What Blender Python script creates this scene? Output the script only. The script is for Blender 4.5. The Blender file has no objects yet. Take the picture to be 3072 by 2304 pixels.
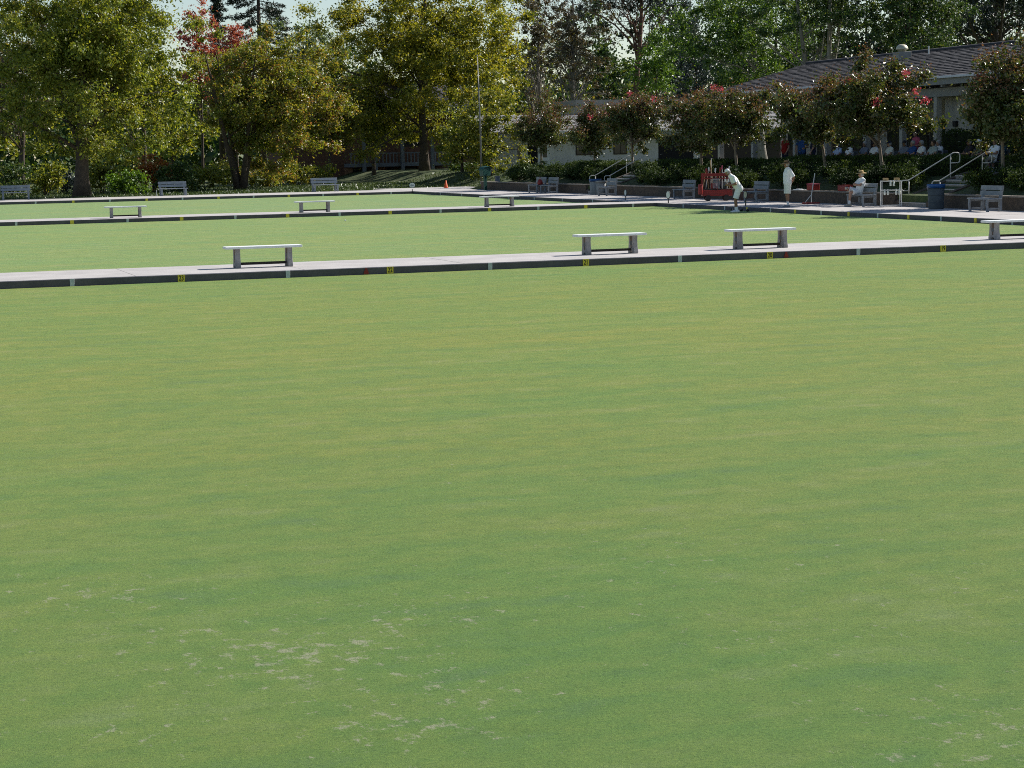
import bpy, bmesh, math, random
import numpy as np
from mathutils import Vector, Matrix

random.seed(7); rng = np.random.default_rng(7)
SC = bpy.context.scene
COL = SC.collection
R = math.radians

# ------------------------------------------------------------------ camera
CX, CY, F = 1536.0, 1152.0, 6088.0          # photograph pixels (3072 x 2304)
CAM_H = 2.55
def _ray(x, y): return np.array([x - CX, -(y - CY), -F])
_x = _ray(20000, 75.0); _x /= np.linalg.norm(_x)
_y = _ray(-510, 490.6); _y -= _x * (_x @ _y); _y /= np.linalg.norm(_y)
_z = np.cross(_x, _y)
RW = np.stack([_x, _y, _z], 1)               # camera = RW @ world
cam_d = bpy.data.cameras.new('camera'); cam = bpy.data.objects.new('camera', cam_d); COL.objects.link(cam)
cam_d.sensor_fit = 'HORIZONTAL'; cam_d.sensor_width = 36.0; cam_d.lens = F / 3072 * 36.0
cam_d.clip_start = 0.1; cam_d.clip_end = 6000
m4 = Matrix.Identity(4)
for i in range(3):
    for j in range(3): m4[i][j] = RW.T[i][j]
m4.translation = (0, 0, CAM_H)
cam.matrix_world = m4
SC.camera = cam

def _dir(px, py): return RW.T @ _ray(px, py)
def G(px, py, z=0.0):
    d = _dir(px, py); t = (z - CAM_H) / d[2]; return np.array([0, 0, CAM_H]) + t * d
def VX(px, py, x):
    d = _dir(px, py); return np.array([0, 0, CAM_H]) + (x / d[0]) * d
def VY(px, py, y):
    d = _dir(px, py); return np.array([0, 0, CAM_H]) + (y / d[1]) * d

# ------------------------------------------------------------------ light
SUN_AZ, SUN_EL = R(10), R(37)                # azimuth from +X towards +Y
sdir = Vector((math.cos(SUN_AZ) * math.cos(SUN_EL), math.sin(SUN_AZ) * math.cos(SUN_EL), math.sin(SUN_EL)))
W = bpy.data.worlds.new('World'); SC.world = W; W.use_nodes = True
nt = W.node_tree; nt.nodes.clear()
sky = nt.nodes.new('ShaderNodeTexSky'); sky.sky_type = 'NISHITA'; sky.sun_disc = False
sky.sun_elevation = SUN_EL; sky.sun_rotation = math.pi / 2 - SUN_AZ
sky.air_density = 1.0; sky.dust_density = 0.3; sky.ozone_density = 1.6
bg = nt.nodes.new('ShaderNodeBackground'); bg.inputs['Strength'].default_value = 0.074
wo = nt.nodes.new('ShaderNodeOutputWorld')
nt.links.new(sky.outputs[0], bg.inputs[0]); nt.links.new(bg.outputs[0], wo.inputs[0])
sd = bpy.data.lights.new('sun', 'SUN'); sd.energy = 5.0; sd.angle = R(0.53); sd.color = (1.0, 0.96, 0.89)
so = bpy.data.objects.new('sun', sd); COL.objects.link(so)
so.rotation_euler = (-sdir).to_track_quat('-Z', 'Y').to_euler()
so.location = (60, 60, 80)
SC.view_settings.view_transform = 'Standard'; SC.view_settings.look = 'None'
SC.view_settings.exposure = 0.60; SC.view_settings.gamma = 1.0; SC.view_settings.use_curve_mapping = False
SC.render.engine = 'CYCLES'
SC.cycles.max_bounces = 6; SC.cycles.diffuse_bounces = 3; SC.cycles.glossy_bounces = 2
SC.cycles.transmission_bounces = 4; SC.cycles.transparent_max_bounces = 4
SC.cycles.use_denoising = False
SC.cycles.pixel_filter_type = 'BLACKMAN_HARRIS'; SC.cycles.filter_width = 1.0
SC.cycles.sample_clamp_indirect = 4.0

# ------------------------------------------------------------------ materials
MATS = {}
def _new(name):
    m = bpy.data.materials.new(name); m.use_nodes = True; MATS[name] = m
    n = m.node_tree; n.nodes.clear()
    o = n.nodes.new('ShaderNodeOutputMaterial'); b = n.nodes.new('ShaderNodeBsdfPrincipled')
    n.links.new(b.outputs[0], o.inputs[0])
    return m, n, b, o
def noise(n, vec, scale, detail=4, rough=0.6):
    t = n.nodes.new('ShaderNodeTexNoise'); t.inputs['Scale'].default_value = scale
    t.inputs['Detail'].default_value = detail; t.inputs['Roughness'].default_value = rough
    n.links.new(vec, t.inputs['Vector']); return t.outputs['Fac']
def ramp(n, fac, stops):
    r = n.nodes.new('ShaderNodeValToRGB'); el = r.color_ramp.elements
    while len(el) > 1: el.remove(el[-1])
    el[0].position = stops[0][0]; el[0].color = (*stops[0][1], 1)
    for p, c in stops[1:]:
        e = el.new(p); e.color = (*c, 1)
    n.links.new(fac, r.inputs[0]); return r.outputs[0]
def math_(n, op, a, b=None, clamp=False):
    m = n.nodes.new('ShaderNodeMath'); m.operation = op; m.use_clamp = clamp
    for i, v in enumerate((a, b)):
        if v is None: continue
        if isinstance(v, (int, float)): m.inputs[i].default_value = v
        else: n.links.new(v, m.inputs[i])
    return m.outputs[0]
def mixc(n, fac, a, b, mode='MIX'):
    m = n.nodes.new('ShaderNodeMix'); m.data_type = 'RGBA'; m.blend_type = mode
    if isinstance(fac, (int, float)): m.inputs[0].default_value = fac
    else: n.links.new(fac, m.inputs[0])
    for i, v in ((6, a), (7, b)):
        if isinstance(v, tuple): m.inputs[i].default_value = (*v, 1)
        else: n.links.new(v, m.inputs[i])
    return m.outputs[2]
def bump(n, b, h, strength, dist):
    k = n.nodes.new('ShaderNodeBump'); k.inputs['Strength'].default_value = strength; k.inputs['Distance'].default_value = dist
    n.links.new(h, k.inputs['Height']); n.links.new(k.outputs[0], b.inputs['Normal'])
def pos(n):
    return n.nodes.new('ShaderNodeNewGeometry').outputs['Position']
def mapped(n, v, sc):
    m = n.nodes.new('ShaderNodeMapping'); m.inputs['Scale'].default_value = sc
    n.links.new(v, m.inputs[0]); return m.outputs[0]
def pm(name, c1, c2=None, scale=6.0, rough=0.7, bstr=0.2, bdist=0.01, fine=60.0, metal=0.0, spec=0.4, lo=0.35, hi=0.65):
    """weathered surface: two tones in blotches, a fine speckle and fine relief, all in world space"""
    if name in MATS: return MATS[name]
    m, n, b, o = _new(name)
    if c2 is None: c2 = tuple(v * 0.75 for v in c1)
    p = pos(n)
    c = ramp(n, noise(n, p, scale), [(lo, c1), (hi, c2)])
    f = noise(n, p, fine, 3)
    sp = ramp(n, f, [(0.3, (0.82,) * 3), (0.7, (1.12,) * 3)])
    n.links.new(mixc(n, 1.0, c, sp, 'MULTIPLY'), b.inputs['Base Color'])
    b.inputs['Roughness'].default_value = rough; b.inputs['Metallic'].default_value = metal
    b.inputs['Specular IOR Level'].default_value = spec
    if bstr: bump(n, b, f, bstr, bdist)
    return m
def leafmat(name, stops, trans=0.38, rough=0.42, nscale=0.35, spec=0.5):
    if name in MATS: return MATS[name]
    m, n, b, o = _new(name)
    g = n.nodes.new('ShaderNodeNewGeometry')
    f = math_(n, 'ADD', math_(n, 'MULTIPLY', g.outputs['Random Per Island'], 0.5),
              math_(n, 'MULTIPLY', noise(n, g.outputs['Position'], nscale, 3, 0.7), 0.62))
    k = len(stops)
    c = ramp(n, f, [(0.16 + 0.72 * i / max(1, k - 1), s) for i, s in enumerate(stops)])
    n.links.new(c, b.inputs['Base Color'])
    b.inputs['Roughness'].default_value = rough; b.inputs['Specular IOR Level'].default_value = spec
    t = n.nodes.new('ShaderNodeBsdfTranslucent')
    n.links.new(mixc(n, 1.0, c, (1.5, 1.35, 0.55), 'MULTIPLY'), t.inputs[0])
    mx = n.nodes.new('ShaderNodeMixShader'); mx.inputs[0].default_value = trans
    n.links.new(b.outputs[0], mx.inputs[1]); n.links.new(t.outputs[0], mx.inputs[2]); n.links.new(mx.outputs[0], o.inputs[0])
    return m

def turf_material(name, tint, dry_and_shade=None, wear=True):
    m, n, b, o = _new(name)
    p = pos(n)
    sep = n.nodes.new('ShaderNodeSeparateXYZ'); n.links.new(p, sep.inputs[0])
    # mowing passes run along X: soft alternating bands whose edges wander, over mottled growth
    wander = noise(n, mapped(n, p, (0.12, 0.35, 1)), 1.0, 3, 0.6)
    yw = math_(n, 'ADD', sep.outputs[1], math_(n, 'MULTIPLY', wander, 1.6))
    stripe = math_(n, 'SINE', math_(n, 'MULTIPLY', yw, 2 * math.pi / 1.05))
    fade = ramp(n, noise(n, mapped(n, p, (0.15, 0.25, 1)), 0.9, 3), [(0.38, (0.0,) * 3), (0.66, (1.0,) * 3)])
    stripe = math_(n, 'MULTIPLY', stripe, fade)
    band = noise(n, mapped(n, p, (0.30, 1.0, 1.0)), 1.5, 4, 0.6)
    blotch = noise(n, mapped(n, p, (0.45, 0.8, 1)), 0.42, 5, 0.65)
    mid = noise(n, mapped(n, p, (0.8, 1.1, 1)), 2.6, 5, 0.65)
    clump = noise(n, p, 5.0, 9, 0.86)
    grain = noise(n, p, 48, 5, 0.8)
    fine = noise(n, p, 190, 3, 0.75)
    f = math_(n, 'ADD', math_(n, 'ADD', math_(n, 'MULTIPLY', band, 0.5), math_(n, 'MULTIPLY', mid, 0.5)), math_(n, 'MULTIPLY', stripe, 0.035))
    c = ramp(n, f, [(0.33, (0.102, 0.158, 0.052)), (0.45, (0.116, 0.176, 0.038)), (0.55, (0.144, 0.188, 0.042)), (0.68, (0.172, 0.202, 0.074))])
    c = mixc(n, 1.0, c, ramp(n, blotch, [(0.30, (0.84, 0.99, 1.0)), (0.52, (1, 1, 1)), (0.72, (1.14, 1.02, 0.92))]), 'MULTIPLY')
    c = mixc(n, 1.0, c, ramp(n, clump, [(0.27, (0.50, 0.60, 0.48)), (0.46, (0.95, 0.97, 0.95)), (0.56, (1.05, 1.03, 1.0)), (0.74, (1.46, 1.32, 1.24))]), 'MULTIPLY')  # dark tail paints small shadows among the grass blades
    c = mixc(n, 1.0, c, ramp(n, grain, [(0.28, (0.22, 0.30, 0.20)), (0.45, (0.92, 0.95, 0.92)), (0.56, (1.07, 1.04, 1.0)), (0.74, (1.80, 1.58, 1.40))]), 'MULTIPLY')  # dark end stands in for shadow specks between blades
    c = mixc(n, 1.0, c, ramp(n, fine, [(0.3, (0.62, 0.66, 0.60)), (0.7, (1.34, 1.30, 1.26))]), 'MULTIPLY')
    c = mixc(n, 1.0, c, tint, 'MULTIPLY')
    def near(cx, cy, rad, amp):
        dx = math_(n, 'SUBTRACT', sep.outputs[0], cx); dy = math_(n, 'SUBTRACT', sep.outputs[1], cy)
        d = math_(n, 'SQRT', math_(n, 'ADD', math_(n, 'MULTIPLY', dx, dx), math_(n, 'MULTIPLY', dy, dy)))
        return math_(n, 'MULTIPLY', math_(n, 'SUBTRACT', 1.0, math_(n, 'DIVIDE', d, rad), True), amp)
    if dry_and_shade:      # thirsty, yellower areas, plus a near area darkened by painted blade shade
        for cx, cy, rad, amp, col in dry_and_shade:
            w = math_(n, 'MULTIPLY', near(cx, cy, rad, amp), math_(n, 'ADD', blotch, 0.5))
            c = mixc(n, w, c, mixc(n, 1.0, c, col, 'MULTIPLY'))
    if wear:     # small straw-coloured tears gathered around a few scuffed places
        mask = None
        for q in WORN:
            w = near(*q)
            mask = w if mask is None else math_(n, 'MAXIMUM', mask, w)
        tear = noise(n, mapped(n, p, (1.0, 0.75, 1)), 9.0, 7, 0.76)
        thr = math_(n, 'SUBTRACT', 0.655, mask)
        wr = math_(n, 'MULTIPLY', math_(n, 'SUBTRACT', tear, thr), 16.0, True)
        fleck = noise(n, mapped(n, p, (1.0, 0.6, 1)), 26.0, 4, 0.7)
        fthr = math_(n, 'SUBTRACT', 0.735, math_(n, 'MULTIPLY', mask, 0.75))
        wr = math_(n, 'MAXIMUM', wr, math_(n, 'MULTIPLY', math_(n, 'SUBTRACT', fleck, fthr), 14.0, True))
        wr = math_(n, 'MULTIPLY', wr, math_(n, 'MULTIPLY', math_(n, 'SUBTRACT', grain, 0.30), 4.0), True)
        straw = ramp(n, fine, [(0.3, (0.17, 0.17, 0.11)), (0.7, (0.46, 0.43, 0.32))])
        c = mixc(n, math_(n, 'MULTIPLY', wr, 0.8), c, straw)
    n.links.new(c, b.inputs['Base Color'])
    b.inputs['Roughness'].default_value = 0.85; b.inputs['Specular IOR Level'].default_value = 0.10
    b.inputs['Sheen Weight'].default_value = 0.14; b.inputs['Sheen Roughness'].default_value = 0.45
    b.inputs['Sheen Tint'].default_value = (0.85, 1.0, 0.66, 1)
    hsum = math_(n, 'ADD', math_(n, 'MULTIPLY', grain, 0.7), math_(n, 'MULTIPLY', fine, 0.5))
    bump(n, b, hsum, 0.9, 0.018)
    return m
WORN = []
for (px, py, rad, amp) in ((900, 1960, 1.5, 0.155), (300, 1790, 1.3, 0.115), (1260, 1850, 1.3, 0.12), (1350, 2080, 1.0, 0.13), (560, 1900, 1.6, 0.10),
                           (2900, 2160, 1.1, 0.115), (3060, 2250, 0.9, 0.135), (2620, 2130, 0.9, 0.10), (2000, 1690, 2.6, 0.08), (2400, 1900, 2.2, 0.085),
                           (1500, 1400, 5.0, 0.04), (2800, 1750, 3.0, 0.06), (1200, 2180, 0.9, 0.14), (400, 2200, 1.2, 0.09), (2750, 2290, 0.8, 0.11)):
    g = G(px, py); WORN.append((float(g[0]), float(g[1]), rad, amp))
turf_material('turf', (1.18, 1.15, 1.20), [(9.0, 27.0, 13.0, 0.9, (1.14, 1.03, 0.92)), (22.0, 22.0, 12.0, 0.7, (1.10, 1.02, 0.95)), (3.0, 8.0, 10.0, 1.0, (0.74, 0.92, 0.90))])  # last area paints in the shade seen between the nearest blades
turf_material('turf_middle', (1.38, 1.34, 1.95), wear=False)  # paler, bluer tint paints grazing sheen into the turf colour
turf_material('turf_far', (1.40, 1.38, 2.5), wear=False)  # same painted sheen, stronger with distance

pm('concrete', (0.46, 0.43, 0.41), (0.38, 0.355, 0.34), 1.2, 0.9, 0.25, 0.004, 45)
pm('joint', (0.12, 0.11, 0.10), rough=0.95)
pm('concrete_cast', (0.34, 0.32, 0.31), (0.22, 0.205, 0.195), 3.5, 0.85, 0.3, 0.006, 50)
pm('stain', (0.16, 0.11, 0.075), (0.10, 0.07, 0.05), 9, 0.9)
pm('seat_plank', (0.80, 0.81, 0.80), (0.66, 0.68, 0.67), 5, 0.6, 0.2, 0.004, 40)
pm('board', (0.112, 0.102, 0.112), (0.086, 0.078, 0.088), 2.2, 0.8, 0.3, 0.006, 35)
pm('peg', (0.55, 0.58, 0.60), (0.42, 0.45, 0.47), 20, 0.6)
pm('plate', (0.78, 0.62, 0.06), (0.66, 0.52, 0.05), 25, 0.6)
pm('ink', (0.02, 0.02, 0.02), rough=0.7)
pm('red_paint', (0.30, 0.024, 0.018), (0.20, 0.018, 0.015), 12, 0.5)
pm('park_grey', (0.27, 0.30, 0.34), (0.20, 0.225, 0.25), 6, 0.75, 0.3, 0.004, 50)
pm('park_pale', (0.25, 0.27, 0.29), (0.18, 0.195, 0.215), 6, 0.75, 0.3, 0.004, 50)
pm('wall_block', (0.115, 0.085, 0.062), (0.070, 0.054, 0.042), 4.5, 0.95, 0.8, 0.03, 14)
pm('wall_cap', (0.26, 0.225, 0.19), (0.18, 0.155, 0.13), 4.5, 0.9, 0.5, 0.02, 22)
pm('step_stone', (0.30, 0.28, 0.26), (0.21, 0.20, 0.185), 5, 0.9, 0.4, 0.01, 30)
pm('rail', (0.62, 0.60, 0.56), (0.50, 0.485, 0.45), 8, 0.45)
pm('white_paint', (0.72, 0.72, 0.70), (0.60, 0.60, 0.58), 6, 0.5, 0.1)
pm('stucco', (0.62, 0.60, 0.56), (0.53, 0.51, 0.48), 1.5, 0.9, 0.5, 0.01, 35)
pm('stucco_beige', (0.45, 0.42, 0.36), (0.38, 0.355, 0.305), 1.5, 0.9, 0.5, 0.01, 35)
pm('timber_dark', (0.055, 0.040, 0.030), (0.038, 0.028, 0.022), 6, 0.8)
pm('fascia', (0.30, 0.29, 0.26), (0.25, 0.24, 0.215), 3, 0.7)
pm('gutter', (0.70, 0.70, 0.70), (0.58, 0.58, 0.58), 6, 0.4)
pm('shingle', (0.050, 0.046, 0.050), (0.030, 0.028, 0.032), 5, 0.9, 0.5, 0.02, 22)
pm('shingle_pale', (0.26, 0.25, 0.25), (0.19, 0.185, 0.185), 4, 0.9, 0.4, 0.02, 22)
pm('vent_metal', (0.60, 0.55, 0.40), (0.48, 0.43, 0.31), 6, 0.45, metal=0.3)
pm('brown_siding', (0.16, 0.085, 0.06), (0.115, 0.062, 0.045), 2, 0.9)
pm('tan_panel', (0.34, 0.20, 0.13), (0.26, 0.15, 0.10), 3, 0.9)
pm('slate_paint', (0.15, 0.17, 0.20), (0.12, 0.135, 0.16), 5, 0.8)
pm('dark_room', (0.012, 0.011, 0.012), rough=0.9)
pm('bark', (0.10, 0.075, 0.055), (0.055, 0.042, 0.032), 5, 0.95, 0.9, 0.03, 22)
pm('bark_pale', (0.30, 0.27, 0.23), (0.17, 0.15, 0.125), 4, 0.9, 0.5, 0.02, 25)
pm('bark_red', (0.20, 0.105, 0.07), (0.12, 0.062, 0.045), 3, 0.95, 0.8, 0.03, 20)
pm('bark_smooth', (0.26, 0.20, 0.145), (0.16, 0.125, 0.09), 6, 0.7)
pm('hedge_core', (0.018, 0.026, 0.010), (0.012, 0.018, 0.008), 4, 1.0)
pm('soil', (0.060, 0.046, 0.032), (0.038, 0.030, 0.022), 1.5, 1.0, 0.8, 0.03, 14)
pm('orange', (0.75, 0.12, 0.02), (0.62, 0.09, 0.015), 10, 0.5)
pm('green_paint', (0.012, 0.085, 0.065), (0.010, 0.060, 0.048), 8, 0.45)
pm('blue_plastic', (0.02, 0.10, 0.30), (0.015, 0.075, 0.22), 8, 0.4)
pm('bin_grey', (0.085, 0.098, 0.105), (0.062, 0.072, 0.080), 5, 0.7)
pm('bin_pale', (0.30, 0.30, 0.29), (0.22, 0.22, 0.21), 5, 0.8)
pm('black_rubber', (0.015, 0.015, 0.017), rough=0.45)
pm('bowl_black', (0.012, 0.012, 0.014), rough=0.12, bstr=0.0, spec=0.6)
pm('sign_black', (0.018, 0.019, 0.020), rough=0.5)
pm('sign_white', (0.72, 0.73, 0.74), (0.62, 0.63, 0.65), 12, 0.5)
pm('sign_grey', (0.30, 0.32, 0.38), rough=0.6)
pm('sign_beige', (0.52, 0.48, 0.38), (0.42, 0.39, 0.31), 12, 0.6)
pm('pole_metal', (0.22, 0.21, 0.22), (0.17, 0.165, 0.17), 6, 0.45, metal=0.4)
pm('steel', (0.55, 0.58, 0.62), (0.42, 0.45, 0.50), 9, 0.3, metal=0.7)
pm('card_tan', (0.48, 0.34, 0.17), (0.38, 0.265, 0.13), 10, 0.8)
pm('skin', (0.46, 0.265, 0.18), (0.38, 0.205, 0.14), 14, 0.55)
pm('skin_tan', (0.30, 0.155, 0.095), (0.23, 0.115, 0.07), 14, 0.5)
pm('cloth_white', (0.84, 0.85, 0.84), (0.78, 0.79, 0.79), 7, 0.9, 0.4, 0.01, 30)
pm('cloth_offwhite', (0.76, 0.78, 0.70), (0.68, 0.70, 0.63), 7, 0.9, 0.4, 0.01, 30)
pm('cloth_paleblue', (0.42, 0.48, 0.62), (0.34, 0.40, 0.53), 7, 0.9)
pm('cloth_grey', (0.20, 0.22, 0.26), (0.15, 0.165, 0.20), 7, 0.9)
pm('cloth_blue', (0.03, 0.09, 0.28), (0.02, 0.065, 0.21), 7, 0.9)
pm('cloth_teal', (0.03, 0.10, 0.14), (0.02, 0.075, 0.105), 7, 0.9)
pm('cloth_navy', (0.012, 0.018, 0.05), (0.01, 0.013, 0.035), 7, 0.9)
pm('cloth_red', (0.36, 0.015, 0.012), (0.26, 0.012, 0.01), 7, 0.9)
pm('cloth_pink', (0.52, 0.10, 0.16), (0.42, 0.08, 0.13), 7, 0.9)
pm('cloth_dark', (0.03, 0.025, 0.028), rough=0.9)
pm('cloth_tan', (0.36, 0.31, 0.22), (0.29, 0.25, 0.18), 7, 0.9)
pm('straw', (0.55, 0.38, 0.17), (0.42, 0.28, 0.12), 18, 0.85, 0.5, 0.006, 70)
pm('hat_brown', (0.30, 0.175, 0.075), (0.22, 0.125, 0.055), 18, 0.85)
pm('hat_band', (0.05, 0.03, 0.02), rough=0.8)
pm('hair_grey', (0.42, 0.41, 0.40), (0.28, 0.27, 0.26), 40, 0.8)
pm('hair_brown', (0.06, 0.035, 0.02), (0.035, 0.02, 0.012), 40, 0.7)
pm('sole', (0.50, 0.45, 0.36), (0.40, 0.36, 0.29), 20, 0.8)
pm('eye', (0.02, 0.015, 0.012), rough=0.2, bstr=0)
def striped():
    m, n, b, o = _new('cloth_striped')
    w = n.nodes.new('ShaderNodeTexWave'); w.bands_direction = 'Z'; w.inputs['Scale'].default_value = 9.0
    w.inputs['Distortion'].default_value = 1.2
    n.links.new(pos(n), w.inputs['Vector'])
    n.links.new(ramp(n, w.outputs['Fac'], [(0.42, (0.62, 0.66, 0.62)), (0.55, (0.10, 0.16, 0.16))]), b.inputs['Base Color'])
    b.inputs['Roughness'].default_value = 0.9
striped()
def glassmat():
    m, n, b, o = _new('window_glass')
    b.inputs['Base Color'].default_value = (0.02, 0.024, 0.028, 1); b.inputs['Roughness'].default_value = 0.08
    b.inputs['Specular IOR Level'].default_value = 0.6
glassmat()
leafmat('leaf_plane', [(0.042, 0.079, 0.012), (0.087, 0.133, 0.019), (0.163, 0.202, 0.026), (0.256, 0.280, 0.041), (0.215, 0.177, 0.048)], trans=0.45)
leafmat('leaf_gold', [(0.038, 0.076, 0.012), (0.095, 0.132, 0.017), (0.214, 0.230, 0.026), (0.332, 0.324, 0.046), (0.225, 0.170, 0.046)], trans=0.45)
leafmat('leaf_rust', [(0.041, 0.083, 0.012), (0.098, 0.145, 0.019), (0.190, 0.220, 0.029), (0.259, 0.228, 0.048), (0.276, 0.118, 0.066)], nscale=0.22, trans=0.45)
leafmat('leaf_red', [(0.18, 0.055, 0.045), (0.34, 0.085, 0.085), (0.40, 0.14, 0.13), (0.28, 0.075, 0.06)])
leafmat('leaf_green', [(0.024, 0.062, 0.012), (0.048, 0.106, 0.019), (0.090, 0.163, 0.026), (0.144, 0.206, 0.036)])
leafmat('leaf_bright', [(0.054, 0.119, 0.014), (0.096, 0.188, 0.022), (0.150, 0.244, 0.030)])
leafmat('leaf_lowgold', [(0.050, 0.085, 0.014), (0.125, 0.163, 0.024), (0.225, 0.240, 0.036), (0.275, 0.221, 0.048)])
leafmat('leaf_pale', [(0.075, 0.120, 0.070), (0.115, 0.165, 0.095), (0.150, 0.200, 0.110)])
leafmat('leaf_blue', [(0.030, 0.050, 0.045), (0.055, 0.080, 0.075), (0.085, 0.115, 0.105)], trans=0.15)
leafmat('leaf_conifer', [(0.014, 0.024, 0.016), (0.024, 0.038, 0.024), (0.040, 0.055, 0.034)], trans=0.1)
leafmat('leaf_dark', [(0.014, 0.037, 0.014), (0.031, 0.069, 0.022), (0.060, 0.110, 0.031), (0.132, 0.144, 0.036)], trans=0.3, rough=0.5, spec=0.35)
leafmat('leaf_twiggy', [(0.060, 0.055, 0.030), (0.100, 0.080, 0.042), (0.135, 0.100, 0.058), (0.10, 0.11, 0.03)], trans=0.2)
leafmat('leaf_myrtle', [(0.026, 0.052, 0.014), (0.050, 0.085, 0.018), (0.080, 0.105, 0.026), (0.105, 0.100, 0.036), (0.13, 0.085, 0.045)], nscale=1.1, rough=0.36, spec=0.5, trans=0.3)
leafmat('leaf_seed', [(0.10, 0.055, 0.035), (0.16, 0.085, 0.055), (0.20, 0.10, 0.065)], trans=0.25, rough=0.7, spec=0.2)
leafmat('flower_pink', [(0.30, 0.03, 0.07), (0.42, 0.06, 0.11), (0.28, 0.04, 0.06)], trans=0.3)
leafmat('leaf_hedge', [(0.022, 0.042, 0.010), (0.040, 0.068, 0.014), (0.065, 0.095, 0.018)], nscale=1.5, trans=0.22, rough=0.65, spec=0.2)
leafmat('leaf_bank', [(0.012, 0.028, 0.010), (0.022, 0.044, 0.013), (0.036, 0.062, 0.018)], nscale=1.5, trans=0.2, rough=0.65, spec=0.2)
leafmat('leaf_fern', [(0.06, 0.12, 0.045), (0.10, 0.175, 0.065), (0.14, 0.22, 0.08)], trans=0.25)
leafmat('leaf_orange', [(0.10, 0.14, 0.02), (0.28, 0.16, 0.03), (0.42, 0.14, 0.05), (0.35, 0.08, 0.03)])
leafmat('leaf_lawn', [(0.030, 0.060, 0.014), (0.050, 0.085, 0.018), (0.080, 0.105, 0.030)], trans=0.2)
def lawn_mat():
    m, n, b, o = _new('lawn')
    p = pos(n)
    c = ramp(n, noise(n, p, 0.35, 6, 0.7), [(0.35, (0.045, 0.075, 0.018)), (0.55, (0.065, 0.085, 0.024)), (0.7, (0.085, 0.072, 0.036))])
    f = noise(n, p, 12, 5, 0.8)
    n.links.new(mixc(n, 1.0, c, ramp(n, f, [(0.3, (0.55, 0.6, 0.5)), (0.7, (1.35, 1.3, 1.2))]), 'MULTIPLY'), b.inputs['Base Color'])
    b.inputs['Roughness'].default_value = 0.95; bump(n, b, f, 0.8, 0.06)
lawn_mat()

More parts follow.
